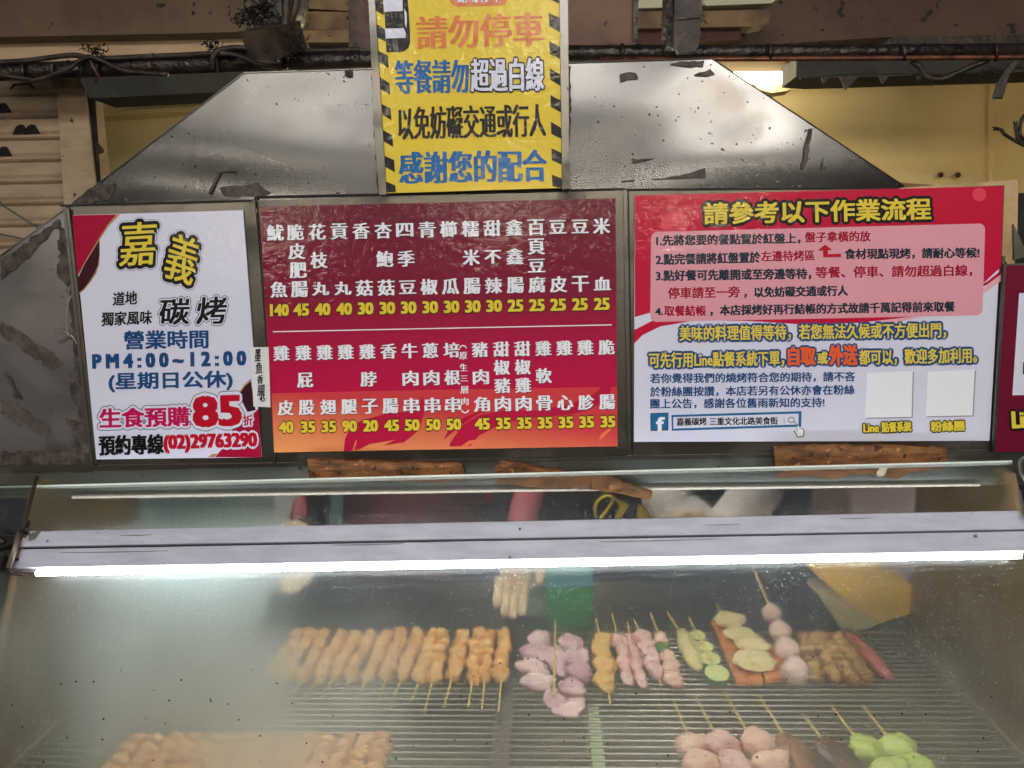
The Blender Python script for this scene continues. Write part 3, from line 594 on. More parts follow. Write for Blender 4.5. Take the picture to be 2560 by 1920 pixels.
# ------------------------------------------------------------------ right sign (ordering steps)
rs = empty('ordering_steps_sign', 'crimson and white sign of numbered ordering steps right of the menu', 'sign', P(2050, 1105, -.004))
c7 = T_(1560, 450, 2.212); c8 = T_(1560, 780, 2.212)
rs = slab('sign_board', [(1587, 488.4), (2509.4, 465), (2474, 1102), (1585, 1104.6)], Y1, .003, INK['white'], rs)
c78 = lambda x, y: c7(x, y)
shape('crimson_field', [(60, 85), (2100, 33), (2085, 480), (2000, 560), (1850, 640), (1650, 710), (1500, 750), (1100, 760), (700, 680), (500, 650), (300, 690), (60, 758)], c7, Y1, 'hot', rs, 1)
shape('white_swoosh', [(2085, 520), (2000, 590), (1850, 670), (1600, 745), (1300, 768), (1500, 790), (1800, 720), (2000, 620), (2084, 560)], c7, Y1, 'lpink', rs, 1.4)
shape('crimson_swoosh', [(56, 880), (200, 810), (400, 775), (700, 780), (1000, 800), (1300, 790), (1600, 755), (1300, 765), (900, 745), (600, 715), (350, 735), (200, 775), (56, 828)], c7, Y1, 'hot', rs, 1.8)
shape('crimson_swoosh', [(2084, 500), (2010, 560), (1880, 625), (1650, 690), (1500, 730), (1650, 700), (1880, 640), (2010, 578), (2084, 522)], c7, Y1, 'red', rs, 1.8)
shape('crimson_swoosh', [(56, 175), (120, 110), (220, 65), (330, 42), (500, 30), (900, 36), (1300, 42), (1600, 28), (1300, 20), (800, 8), (400, 0), (200, 25), (56, 100)], c8, Y1, 'hot', rs, 1.6)
def disc(x, y, r, ink, layer=1.6): shape('print_dot', [(x+r*math.cos(k*.3927), y+r*math.sin(k*.3927)) for k in range(16)], c7, Y1, ink, rs, layer)
disc(278, 245, 74, 'spot'); disc(1965, 80, 38, 'spot')
rb = rrect(0, 0, 1, 1, .02); 
def warp(pts, A, B, C, D):  # unit square -> quad (TL,TR,BL,BR)
    return [((1-u)*(1-v)*A[0]+u*(1-v)*B[0]+(1-u)*v*C[0]+u*v*D[0], (1-u)*(1-v)*A[1]+u*(1-v)*B[1]+(1-u)*v*C[1]+u*v*D[1]) for u, v in pts]
rbx = []
for (cx, cy, a) in ((1, 0, -90), (1, 1, 0), (0, 1, 90), (0, 0, 180)):
    rx, ry = .018, .07; ccx = cx-rx if cx else rx; ccy = cy-ry if cy else ry
    for k in range(6): t = R_(a+18*k); rbx.append((ccx+rx*math.cos(t), ccy+ry*math.sin(t)))
shape('pink_box', warp(rbx, (150, 288), (1998, 240), (145, 785), (1982, 748)), c7, Y1, 'pink', rs, 3)
A = lambda *a, **k: text(rs, c7, Y1, *a, **k)
B_ = lambda *a, **k: text(rs, c8, Y1, *a, **k)
A('請參考以下作業流程', 445, 1695, 186, 159, 118, 'ylw2', 4, 0, [(20, 'black')])
H1 = [(5, 'lpink')]
A('1.先將您要的餐點置於紅盤上，', 180, 974, 336, 322, 58, 'navy', 2.6); A('盤子拿橫的放', 1002, 1362, 316, 310, 58, 'crimson', 2.4, 0, H1)
A('2.點完餐請將紅盤置於', 178, 752, 440, 427, 60, 'navy', 2.8); A('左邊待烤區', 760, 1054, 422, 416, 58, 'crimson', 2.2, 0, H1); A('食材現點現烤，請耐心等候!', 1222, 1964, 410, 402, 58, 'navy', 2.6)
shape('arrow_print', [(1070, 390), (1112, 357), (1152, 388), (1128, 389), (1128, 410), (1200, 408), (1200, 426), (1102, 428), (1100, 390)], c7, Y1, 'red', rs, 5)
A('3.點好餐可先離開或至旁邊等待，', 178, 1034, 530, 518, 60, 'navy', 2.8); A('等餐、停車、請勿超過白線，', 1060, 1924, 512, 500, 64, 'crimson', 2.6, 0, H1)
A('停車請至一旁', 245, 638, 626, 618, 62, 'crimson', 2.6, 0, H1); A('，以免妨礙交通或行人', 666, 1236, 622, 612, 58, 'navy', 2.6)
A('4.', 175, 214, 728, 727, 38, 'navy', 2.8); A('取餐結帳', 224, 452, 724, 722, 58, 'crimson', 2.4, 0, H1); A('，本店採烤好再行結帳的方式故請千萬記得前來取餐', 478, 1828, 722, 700, 58, 'navy', 2.6)
YO = [(14, 'dblue')]
B_('美味的料理值得等待，若您無法久候或不方便出門，', 308, 1780, 120, 100, 84, 'ylw2', 2, 0, YO)
B_('可先行用Line點餐系統下單，', 140, 884, 268, 256, 84, 'ylw2', 2, 0, YO); B_('自取', 910, 1056, 244, 242, 102, 'warm', 5, 0, YO); B_('或', 1072, 1124, 254, 253, 66, 'ylw2', 3, 0, YO)
B_('外送', 1138, 1288, 240, 238, 108, 'warm', 5, 0, YO); B_('都可以，歡迎多加利用。', 1300, 1950, 252, 240, 84, 'ylw2', 2, 0, YO)
B_('若你覺得我們的燒烤符合您的期待，請不吝', 146, 1277, 368, 357, 55, 'dblue', 1.5); B_('於粉絲團按讚，本店若另有公休亦會在粉絲', 146, 1274, 442, 430, 55, 'dblue', 1.5); B_('團上公告，感謝各位舊雨新知的支持!', 147, 1108, 508, 500, 55, 'dblue', 1.5)
shape('social_badge', warp(rbx, (145, 560), (246, 556), (147, 658), (245, 655)), c8, Y1, 'navy', rs, 3)
shape('social_badge', warp(rbx, (149, 564), (242, 560), (151, 654), (241, 651)), c8, Y1, 'fbblue', rs, 4)
B_('f', 182, 222, 620, 619, 72, 'cwhite', 5, layer=5)
shape('search_box', [(262, 570), (982, 548), (980, 634), (265, 657)], c8, Y1, 'fbblue', rs, 3)
shape('search_field', [(272, 581), (966, 562), (965, 622), (273, 645)], c8, Y1, 'white', rs, 4)
B_('嘉義碳烤', 292, 456, 608, 604, 42, 'black', 1.2, layer=5); B_('三重文化北路美食街', 474, 850, 605, 601, 42, 'black', 1.2, layer=5)
shape('cursor_bar', [(884, 580), (887, 580), (887, 624), (884, 624)], c8, Y1, 'grey', rs, 5)
p_ = [(925+20*math.cos(k*.3927), 597+18*math.sin(k*.3927)) for k in range(17)]; p2 = [(925+13*math.cos(k*.3927), 597+11*math.sin(k*.3927)) for k in range(17)]
vv = [P(*c8(x, y), Y1-5*LAY) for x, y in p_+p2]; mesh('magnifier', vv, [(k, k+1, 18+k, 17+k) for k in range(16)], INK['grey'], rs)
shape('magnifier_handle', [(936, 608), (942, 604), (956, 616), (950, 621)], c8, Y1, 'grey', rs, 5)
hand = [(955, 622), (962, 620), (967, 645), (976, 640), (984, 642), (990, 646), (998, 652), (998, 675), (990, 692), (958, 694), (950, 675), (938, 660), (944, 655), (956, 662)]
shape('hand_cursor', hand, c8, Y1, 'black', rs, 5); shape('hand_cursor', [(971+(x-971)*.80, 660+(y-660)*.86) for x, y in hand], c8, Y1, 'cwhite', rs, 6)
for q in ([(1345, 338), (1597, 325), (1590, 580), (1330, 585)], [(1680, 330), (1940, 318), (1927, 572), (1668, 577)]):
    shape('card_shade', [(x+7, y+6) for x, y in q], c8, Y1, 'grey', rs, 3); shape('blank_card', q, c8, Y1, 'cwhite', rs, 4)
B_('Line', 1326, 1408, 643, 641, 44, 'ylw2', 3, 0, [(9, 'black')]); B_('點餐系統', 1426, 1588, 638, 632, 56, 'ylw2', 2.4, 0, [(9, 'black')]); B_('粉絲團', 1698, 1880, 634, 628, 56, 'ylw2', 3, 0, [(9, 'black')])

# ------------------------------------------------------------------ next sign, cut by the right edge
ns = empty('maroon_sign', 'dark maroon sign cut off by the right edge of the view', 'sign', P(2560, 1130, -.01))
slab('maroon_board', [(2516, 664), (2800, 655), (2760, 1126), (2488, 1130)], -.012, .004, INK['maroon'], ns)
slab('silver_edge', [(2510, 660), (2805, 648), (2805, 655), (2516, 664), (2488, 1130), (2482, 1131)], -.013, .005, M['rail'], ns)
shape('white_card', [(2548, 733), (2760, 727), (2740, 985), (2531, 988)], ID, -.012, 'white', ns, 1)
shape('code_print', [(2558, 905), (2575, 905), (2574, 935), (2557, 936)], ID, -.012, 'black', ns, 2)
text(ns, ID, -.012, 'Line', 2532, 2600, 1050, 1046, 40, 'ylw2', 3, 0, [(8, 'black')])
slab('acrylic_fin', [(2534, 560), (2548, 590), (2570, 640), (2536, 650)], -.006, .004, M['rail'], ns)

# ------------------------------------------------------------------ display case: header, glass, fittings
GT = P(1280, 1182, -.024)                      # top edge of the glass
GS = Vector((0, -.44, -.78)).normalized()      # slope of the glass
GN = Vector((0, GS.z, -GS.y)).normalized()     # outward normal
if GN.y > 0: GN = -GN
XL, XR = -.8464, .7035; ZR = 1.6-.7484; YB = .2805
dc = empty('display_case', 'stainless display case with a sloping grease-fogged glass front', 'display case', (0, 0, ZR-.2))
slab('header_plate', [(-300, 1186), (230, 1168), (1290, 1142), (2540, 1122), (2620, 1122), (2620, 1213), (2450, 1213), (1280, 1226), (180, 1243), (-300, 1252)], .004, .01, M['header'], dc)
slab('header_lip', [(-300, 1168), (230, 1164), (690, 1158), (1570, 1140), (2500, 1124), (2620, 1122), (2620, 1132), (1280, 1154), (230, 1178), (-300, 1190)], -.002, .008, M['rail'], dc)
slab('bright_fold', [(180, 1241), (1280, 1224.5), (2450, 1211), (2450, 1215.5), (1280, 1230), (180, 1247)], -.006, .009, mat('lit_fold', (248, 246, 236), .5), dc)  # highlight along the steel fold painted near white
for x, y in ((750, 1170), (1505, 1133)): tube('screw_head', [P(x, y, .003), P(x, y, -.003)], .003, M['rust'], dc)
tl = P(-260, 1222, -.024); tr = P(2530, 1151, -.024)
def gl(t, s): return tl+(tr-tl)*t+GS*s
GLEN = .86
# glass material
gm = bpy.data.materials.new('fogged_glass'); gm.use_nodes = True; t = gm.node_tree; N = t.nodes; Lk = t.links; N.clear()
out = N.new('ShaderNodeOutputMaterial'); geo = N.new('ShaderNodeNewGeometry'); sep = N.new('ShaderNodeSeparateXYZ'); Lk.new(geo.outputs['Position'], sep.inputs[0])
def mth(op, *a):
    q = N.new('ShaderNodeMath'); q.operation = op
    for i, v in enumerate(a):
        if isinstance(v, (int, float)): q.inputs[i].default_value = v
        else: Lk.new(v, q.inputs[i])
    return q.outputs[0]
def rng(v, a, c, lo, hi):
    r = N.new('ShaderNodeMapRange'); r.interpolation_type = 'SMOOTHSTEP'; r.inputs[1].default_value = a; r.inputs[2].default_value = c; r.inputs[3].default_value = lo; r.inputs[4].default_value = hi; Lk.new(v, r.inputs[0]); return r.outputs[0]
def nz(s, st=(1, 1, 1), d=3):
    mp = N.new('ShaderNodeMapping'); mp.inputs['Scale'].default_value = st; Lk.new(geo.outputs['Position'], mp.inputs[0]); n = N.new('ShaderNodeTexNoise'); n.inputs['Scale'].default_value = s; n.inputs['Detail'].default_value = d; Lk.new(mp.outputs[0], n.inputs['Vector']); return n.outputs[0]
gf = PP(400, 1640, GT, GN)
dx = mth('DIVIDE', mth('SUBTRACT', sep.outputs[0], gf.x), .25); dz = mth('DIVIDE', mth('SUBTRACT', sep.outputs[2], gf.z), .16)
dx = mth('SUBTRACT', dx, mth('MULTIPLY', dz, -.35))
d = mth('SQRT', mth('ADD', mth('MULTIPLY', dx, dx), mth('MULTIPLY', dz, dz)))
d = mth('ADD', d, rng(nz(5), .3, .7, -.25, .25))
fog = rng(d, .3, 1.8, .62, 0)
left = rng(sep.outputs[0], PP(120, 1600, GT, GN).x, PP(330, 1600, GT, GN).x, .35, 1)
fog = mth('MULTIPLY', mth('MULTIPLY', fog, left), rng(sep.outputs[2], PP(430, 1460, GT, GN).z, PP(430, 1620, GT, GN).z, .45, 1))
smear = mth('MULTIPLY', rng(nz(6, (1, 1, 1), 6), .3, .75, .5, 1.3), rng(sep.outputs[2], PP(1280, 1430, GT, GN).z, PP(1280, 1720, GT, GN).z, .02, .24))
streak = mth('MULTIPLY', rng(nz(1, (420, 30, 30), 2), .60, .75, 0, .22), rng(nz(7), .4, .65, 0, 1))
speck = rng(nz(480, (1, 1, 1), 1), .58, .72, 0, .4)
speck2 = rng(nz(260, (1, 1, 1), 1), .70, .75, 0, .85)
def dots(scale, keep, r0, r1):
    v_ = N.new('ShaderNodeTexVoronoi'); v_.inputs['Scale'].default_value = scale; Lk.new(geo.outputs['Position'], v_.inputs['Vector'])
    c_ = N.new('ShaderNodeSeparateColor'); Lk.new(v_.outputs['Color'], c_.inputs[0])
    rr = mth('MULTIPLY', rng(c_.outputs[1], 0, 1, r0, r1), mth('GREATER_THAN', c_.outputs[0], keep)); return mth('LESS_THAN', v_.outputs['Distance'], rr)
speck = mth('MULTIPLY', dots(220, .2, .12, .30), .28)
speck2 = mth('MULTIPLY', dots(165, .74, .07, .17), .75)
film = mth('MINIMUM', mth('ADD', mth('ADD', fog, smear), mth('ADD', streak, mth('MAXIMUM', speck, speck2))), .92)
tr_ = N.new('ShaderNodeBsdfTransparent'); tr_.inputs[0].default_value = (.97, .97, .95, 1)
rf = N.new('ShaderNodeBsdfRefraction'); rf.inputs['IOR'].default_value = 1.03; rf.inputs['Roughness'].default_value = .4; rf.inputs[0].default_value = (.98, .98, .96, 1)
df = N.new('ShaderNodeBsdfDiffuse'); df.inputs[0].default_value = (*lin((204, 219, 214)), 1)
tn = N.new('ShaderNodeBsdfTranslucent'); tn.inputs[0].default_value = (*lin((196, 209, 203)), 1)
gy = N.new('ShaderNodeBsdfGlossy'); gy.inputs['Roughness'].default_value = .22
def mix(f, a, b):
    m = N.new('ShaderNodeMixShader'); Lk.new(a, m.inputs[1]); Lk.new(b, m.inputs[2])
    if isinstance(f, (int, float)): m.inputs[0].default_value = f
    else: Lk.new(f, m.inputs[0])
    return m.outputs[0]
clear = mix(.36, tr_.outputs[0], rf.outputs[0]); dust = mix(.5, df.outputs[0], tn.outputs[0])
s = mix(film, clear, dust); s = mix(.012, s, gy.outputs[0])
vo = N.new('ShaderNodeTexVoronoi'); vo.inputs['Scale'].default_value = 75; Lk.new(geo.outputs['Position'], vo.inputs['Vector'])
vs = N.new('ShaderNodeSeparateColor'); Lk.new(vo.outputs['Color'], vs.inputs[0])
lowz = rng(sep.outputs[2], PP(1280, 1560, GT, GN).z, PP(1280, 1850, GT, GN).z, .997, .30)
rad = mth('MULTIPLY', rng(vs.outputs[1], 0, 1, .04, .13), mth('GREATER_THAN', vs.outputs[0], lowz))
dot = mth('LESS_THAN', vo.outputs['Distance'], rad)
dk_ = N.new('ShaderNodeBsdfDiffuse'); dk_.inputs[0].default_value = (.012, .008, .006, 1)
s = mix(mth('MULTIPLY', dot, .85), s, dk_.outputs[0])
Lk.new(s, out.inputs[0])
mesh('glass_pane', [gl(0, .003), gl(1, .003), gl(1, GLEN), gl(0, GLEN)], [(0, 3, 2, 1)], gm, dc)
v, f = prism([gl(0.13, 0), gl(1, 0), gl(1, 0)-GN*.006, gl(0.13, 0)-GN*.006], GS*.0055); mesh('glass_edge', v, f, mat('lit_glass_edge', (236, 252, 246), .2, coat=.5), dc)  # light in the glass edge put into its pale colour
v, f = prism([gl(0, 0), gl(.13, 0), gl(.13, 0)-GN*.006, gl(0, 0)-GN*.006], GS*.004); mesh('glass_edge', v, f, mat('unlit_glass_edge', (130, 150, 138), .3), dc)  # same edge past the lamp's end, painted without that light
# case walls, floor
def gy_at(z): return GT.y+(z-GT.z)*GS.y/GS.z
zt = 1.262
for nm, X, th in (('side_panel', XR, .02), ('side_panel', XL, -.02)):
    z0 = ZR-.16; pr = [(X, YB, z0), (X, gy_at(z0)+.012, z0), (X, gy_at(zt)+.012, zt), (X, YB, zt)]
    v, f = prism(pr, (th, 0, 0)); mesh(nm, v, f, M['case'], dc)
box('floor_pan', (XL, gy_at(ZR-.1)+.03, ZR-.11), (XR, YB, ZR-.10), mat('drip_pan', (128, 108, 92), .3, .2, (124, 132, 100), 6, bump=.1, bscale=8), dc)
box('back_sill', (XL, YB, ZR-.16), (XR, YB+.015, ZR+.004), M['case'], dc)
for X, s_ in ((XR, -1), (XL, 1)): bar('corner_angle', (X+s_*.004, YB, ZR+.002), (X+s_*.004, gy_at(ZR)+.02, ZR+.002), .006, .006, mat('angle_bright', (150, 130, 104), .35, .6), dc)
# racks of wires
XD = PZ(1268, 1720, ZR).x
for nm, xa, xb, lab in (('wire_rack', XL+.01, XD-.012, 'chromed wire rack under the golden skewers, left half of the case'), ('wire_rack', XD+.012, XR-.01, 'chromed wire rack under the mixed skewers, right half of the case')):
    rk = empty(nm, lab, 'rack', (xa, YB, ZR))
    y = YB-.012; k = 0
    me0 = None
    while y > -.34:
        if me0 is None:
            o = tube('rack_wire', [(xa, y, ZR-.002), (xb, y, ZR-.002)], .0019, M['rwire'], rk, 6); me0 = o.data; y0_ = y
        else:
            o = bpy.data.objects.new('rack_wire', me0); COL.objects.link(o); o.parent = rk; o.location = (0, y-y0_, 0)
        y -= .0178
    for x in (xa, xb, xa+(xb-xa)*.33, xa+(xb-xa)*.66): bar('cross_bar', (x, YB-.01, ZR-.007), (x, -.34, ZR-.007), .005, .005, M['case'], rk)
box('divider_strip', (XD-.015, -.33, ZR-.02), (XD+.015, YB-.01, ZR-.001), mat('divider_dark', (40, 32, 38), .4, .4), dc)
gt = PZ(1490, 1800, ZR).x
box('tray_edge', (gt-.012, -.33, ZR-.03), (gt+.008, PZ(1490, 1745, ZR).y, ZR-.012), mat('tray_green', (150, 166, 128), .4), dc)

# ------------------------------------------------------------------ fluorescent batten in front of the glass
fx = empty('tube_light', 'white twin tube batten wired across the glass, lit underneath', 'lamp', PP(1280, 1350, GT, GN))
def on(px, py, h): return PP(px, py, GT+GN*h, GN)
def slopebox(name, L0, L1, R0, R1, h0, h1, m, parent=None, bev=.0015):
    """front face given by its 4 photo corners (top-left,bottom-left,top-right,bottom-right) at height h1 above the glass, body down to h0"""
    c = [on(*L0, h1), on(*L1, h1), on(*R1, h1), on(*R0, h1)]; v, f = prism(c, -GN*(h1-h0)); o = mesh(name, v, f, m, parent)
    md = o.modifiers.new('b', 'BEVEL'); md.width = bev; md.segments = 2; return o
slopebox('upper_body', (100, 1328), (44, 1367), (2550, 1276), (2580, 1323), .008, .034, M['white'], fx)
slopebox('lower_body', (52, 1373), (30, 1420), (2580, 1327), (2590, 1377), .008, .030, M['white'], fx)
slopebox('groove', (60, 1366), (60, 1374), (2560, 1321), (2560, 1329), .006, .022, M['plastic'], fx, .0003)
TB = emis('case_tube_light', (246, 252, 255), 38)
tube('light_tube', [on(92, 1433, .024), on(1280, 1411, .024), on(2552, 1389, .024)], .0042, TB, fx, 12)
a_ = on(130, 1338, .0045); b_ = on(2530, 1288, .0045); tube('light_tube', [a_, b_], .0035, emis('upper_tube_light', (246, 252, 255), 16), fx, 12)
slopebox('tube_tray', (30, 1418), (34, 1432), (2590, 1374), (2590, 1388), .004, .016, mat('tray_grey', (96, 90, 90), .5), fx)
slopebox('end_connector', (20, 1370), (-60, 1378), (30, 1395), (-60, 1410), .010, .03, M['plastic'], fx) if 0 else None
for q in ([(-40, 1350), (24, 1338), (40, 1352), (14, 1368), (-40, 1378)], [(-40, 1392), (12, 1388), (0, 1420), (-40, 1428)]):
    v, f = prism([on(x, y, .028) for x, y in q], -GN*.018); mesh('end_connector', v, f, M['plastic'], fx)
v, f = prism([on(x, y, .0345) for x, y in [(56, 1330), (104, 1326), (88, 1348), (46, 1362)]], -GN*.001); mesh('worn_label', v, f, mat('worn_print', (96, 94, 94), .6, 0, (190, 190, 196), 60, vpos=(.45, .5)), fx)
v, f = prism([on(x, y, .031) for x, y in [(39, 1396), (47, 1395), (45, 1402), (37, 1402)]], -GN*.001); mesh('small_mark', v, f, M['plastic'], fx)
for k in range(2): slopebox('socket_mark', (30, 1349+k*7), (29, 1353+k*7), (38, 1348+k*7), (37, 1352+k*7), .03, .035, M['plastic'], fx, .0002)
for px_, py_ in ((1275, 1392), (2440, 1340), (118, 1352), (1300, 1322)): tube('body_screw', [on(px_, py_, .0285), on(px_, py_, .0355)], .0022, M['wire'], fx, 8)
for (xa, ya, xb, yb_, th_) in ((150, 1381, 420, 1376, 1.6), (830, 1362, 1010, 1358, 1.8), (1500, 1354, 1790, 1347, 1.4), (2100, 1296, 2180, 1294, 1.2), (300, 1338, 380, 1336, 1.5), (1760, 1312, 1850, 1310, 1.2)):
    v, f = prism([on(x, y, .0303 if ya > 1345 and xa < 1400 or ya > 1352 else .0343) for x, y in ((xa, ya), (xb, yb_), (xb, yb_+th_), ((xa+xb)/2, (ya+yb_)/2+th_*2), (xa, ya+th_))], -GN*.0005); mesh('dirt_streak', v, f, mat('streak_grey', (120, 120, 128), .7), fx)
tube('feed_cable', smoothline([on(-60, 1300, .02), on(-10, 1340, .03), on(10, 1358, .03)]), .005, M['black'], fx)
# hooks and wires
hk = empty('wire_hook', 'rusty wire hook holding the left end of the lamp', 'hook', on(60, 1330, .04))
tube('hook_wire', smoothline([P(92, 1192, -.035), P(86, 1215, -.05), P(72, 1270, -.08)]+[on(58, 1325, .04), on(48, 1345, .042), on(34, 1390, .042), on(22, 1418, .04), on(30, 1432, .03), on(58, 1436, .02)]), [.0032]*24+[.003]*25, M['ocable'], hk, 8)
tube('hook_stub', [on(70, 1304, .03), on(62, 1335, .04)], .0042, M['black'], hk)
tube('hook_stub', [on(16, 1328, .035), on(50, 1332, .04)], .003, M['black'], hk)
tube('hook_band', [on(48, 1330, .042), on(38, 1370, .044), on(22, 1420, .042)], .0045, mat('dull_band', (128, 118, 108), .4, .5), hk)
for p in [(56, 1332), (64, 1328), (50, 1340)]: tuft(hk, on(*p, .042), .008, 16)
hk2 = empty('wire_hook', 'shiny wire hook holding the right end of the lamp', 'hook', on(2555, 1280, .04))
tube('hook_wire', smoothline([P(2578, 1138, -.04), P(2558, 1145, -.04), P(2550, 1160, -.045), P(2556, 1190, -.06), P(2580, 1220, -.07)]), .0026, M['wire'], hk2)
tube('hook_wire', smoothline([on(2549, 1228, .03), on(2556, 1265, .04), on(2566, 1300, .045)]), .0026, M['wire'], hk2)

# ------------------------------------------------------------------ brown cardboard strips wedged between glass and header
def wedge(label, px, Y, th, seed):
    o = empty('cardboard_wedge', label, 'wedge', P(sum(p[0] for p in px)/len(px), max(p[1] for p in px), Y)); random.seed(seed)
    pts = []
    for i in range(len(px)):
        (x0, y0), (x1, y1) = px[i], px[(i+1) % len(px)]; n = max(1, int(math.hypot(x1-x0, y1-y0)/14))
        for k in range(n): q = k/n; pts.append((x0+(x1-x0)*q+random.uniform(-1, 1)*1.6, y0+(y1-y0)*q+random.uniform(-1, 1)*2.2))
    top = [P(x, y, Y) for x, y in pts]; n = len(top)
    c = sum(top, Vector())/n; inner = [p+(c-p)*.10+Vector((0, -.0025, 0)) for p in top]; back = [p+Vector((0, th, 0)) for p in top]
    v = inner+top+back
    f = [tuple(range(n))]+[(i, n+i, n+(i+1) % n, (i+1) % n) for i in range(n)]+[(n+i, 2*n+i, 2*n+(i+1) % n, n+(i+1) % n) for i in range(n)]+[tuple(range(3*n-1, 2*n-1, -1))]
    mesh('wedge_body', v, f, M['cardboard'], o)
    return o
wedge('long brown wedge under the red menu, leftmost of the three', [(770, 1147), (900, 1152), (1050, 1156), (1152, 1158), (1160, 1175), (1156, 1202), (1100, 1208), (930, 1200), (780, 1210), (772, 1190)], -.014, .010, 1)
wedge('twisted brown wedge with a pointed end under the menu\'s right half', [(1250, 1150), (1310, 1160), (1420, 1180), (1520, 1182), (1560, 1205), (1632, 1228), (1628, 1250), (1580, 1240), (1480, 1224), (1350, 1220), (1240, 1208), (1236, 1170)], -.014, .008, 2)
w3 = wedge('jagged orange-brown wedge under the ordering steps sign', [(1936, 1117), (2100, 1112), (2240, 1114), (2365, 1119), (2368, 1150), (2360, 1170), (2280, 1182), (2240, 1198), (2190, 1188), (2130, 1186), (2080, 1199), (2020, 1190), (1950, 1198), (1938, 1180)], -.014, .010, 3)
slab('tape_scrap', [(2205, 1162), (2223, 1160), (2212, 1186), (2200, 1192), (2190, 1184)], -.020, .001, mat('tape_cream', (220, 214, 190), .4), w3)

# ------------------------------------------------------------------ food
def fm(name, a, b, **k): return mat(name, a, k.pop('rough', .36), 0, b, k.pop('vs', 45), sss=.15, bump=.5, bscale=k.pop('bs', 90), vpos=(.42, .6))
F = dict(gold=fm('golden_chicken', (232, 184, 112), (206, 142, 74)), pale=fm('pale_meat', (238, 200, 176), (222, 172, 150)), pink=fm('pink_meat', (230, 190, 180), (208, 154, 148)), white=fm('white_ball', (230, 200, 186), (216, 184, 172), vs=60),
         bacon=fm('bacon', (240, 212, 206), (218, 164, 160)), squash=fm('pale_squash', (214, 204, 140), (190, 184, 112), vs=20), zuc=fm('zucchini_flesh', (222, 226, 150), (204, 210, 130), vs=60), zskin=fm('zucchini_skin', (88, 130, 56), (60, 96, 40)),
         tofu=fm('fried_tofu', (216, 140, 74), (190, 108, 50), vs=25), cream=fm('cream_slice', (232, 218, 160), (220, 200, 136), vs=30), bead=fm('brown_bead', (190, 150, 86), (126, 88, 46), vs=55), saus=fm('red_sausage', (176, 98, 92), (146, 74, 70)),
         squid=fm('squid_skin', (238, 208, 200), (190, 148, 156), vs=16), lime=fm('lime_pepper', (198, 208, 116), (164, 184, 84), vs=25), brown=fm('brown_cake', (140, 88, 44), (104, 62, 30)), dbrown=fm('dark_block', (96, 66, 48), (64, 42, 32)), tan=fm('tan_strip', (226, 188, 116), (206, 158, 86)), grn=fm('green_bit', (110, 150, 60), (80, 120, 44)))
def blobmesh(seed, sub=3, amp=.22, fr=1.6):
    bm = bmesh.new(); bmesh.ops.create_icosphere(bm, subdivisions=sub, radius=1)
    for v in bm.verts:
        n = noise.noise(v.co*fr+Vector((seed*7.3, seed*3.1, seed)))+.5*noise.noise(v.co*fr*2.6+Vector((seed, 5, 9))); v.co *= 1+amp*n
    me = bpy.data.meshes.new('chunk'); bm.to_mesh(me); bm.free()
    me.polygons.foreach_set('use_smooth', [True]*len(me.polygons)); return me
BL = [blobmesh(s, 3, .34, 1.3) for s in range(6)]; BLM = [blobmesh(s+40, 3, .14, 1.6) for s in range(3)]; BSM = [blobmesh(s+20, 3, .06, 1.2) for s in range(3)]
_bm = {}
def bl(kind, m):
    k = (kind.name, m.name)
    if k not in _bm: me = kind.copy(); me.materials.clear(); me.materials.append(m); _bm[k] = me
    return _bm[k]
def frame(d):
    d = d.normalized(); x = d.cross(Vector((0, 0, 1))).normalized(); return Matrix((x, d, x.cross(d))).transposed().to_4x4()
def piece(name, me, parent, p, d, sc_, spin=0):
    o = bpy.data.objects.new(name, me); COL.objects.link(o); o.parent = parent
    o.matrix_local = Matrix.Translation(Vector(p)-base_of(parent)) @ frame(d) @ Matrix.Rotation(spin, 4, 'Y') @ Matrix.Diagonal((*sc_, 1)); return o
def skewer(label, B, Tp, chunks, s0=0, s1=0, group=None, name='skewer', stick=True, cat='skewer'):
    """B,Tp: ends of the food on its stick; chunks: list of (part, mesh, material, width, height)"""
    o = empty(name, label, cat, B, group); d = Tp-B; L = d.length; n = len(chunks)
    if stick: tube('stick', [B-d.normalized()*s0, Tp+d.normalized()*s1], .0017, M['bamboo'], o, 6)
    for i, (pn, me, m, wd, ht) in enumerate(chunks):
        t = (i+.5)/n; piece(pn, bl(me, m), o, B+d*t+Vector((random.uniform(-.003, .003), 0, random.uniform(-.002, .004))), d, (wd, L/n*.56, ht), random.uniform(-.5, .5))
    return o
G1 = 'golden chicken skewers laid in the back row'; G2 = 'golden chicken skewers laid in the front row'
random.seed(11)
ORD = 'first second third fourth fifth sixth seventh eighth ninth tenth eleventh twelfth thirteenth fourteenth fifteenth'.split()
ZF = ZR+.016
xs = [672, 710, 751, 792, 834, 875, 916, 964, 1005, 1047, 1081, 1129, 1181, 1212, 1253]
for i, x in enumerate(xs):
    Bp = PZ(x, 1700+random.uniform(-5, 6), ZF); Tp = Vector((Bp.x+random.uniform(-.006, .006), YB-.03, ZF+.004))
    lab = ('golden chicken skewer, rightmost of the back row beside the dark divider' if i == 14 else 'golden chicken skewer, leftmost of the back row in the fogged part' if i == 0 else 'golden chicken skewer of the back row, %s from the dark divider' % ORD[14-i])
    n = random.choice((5, 5, 6)); skewer(lab, Bp, Tp, [('meat_piece', random.choice(BL), F['gold'], random.uniform(.013, .0165), .016) for _ in range(n)], .085+random.uniform(-.02, .02), .0, G1)
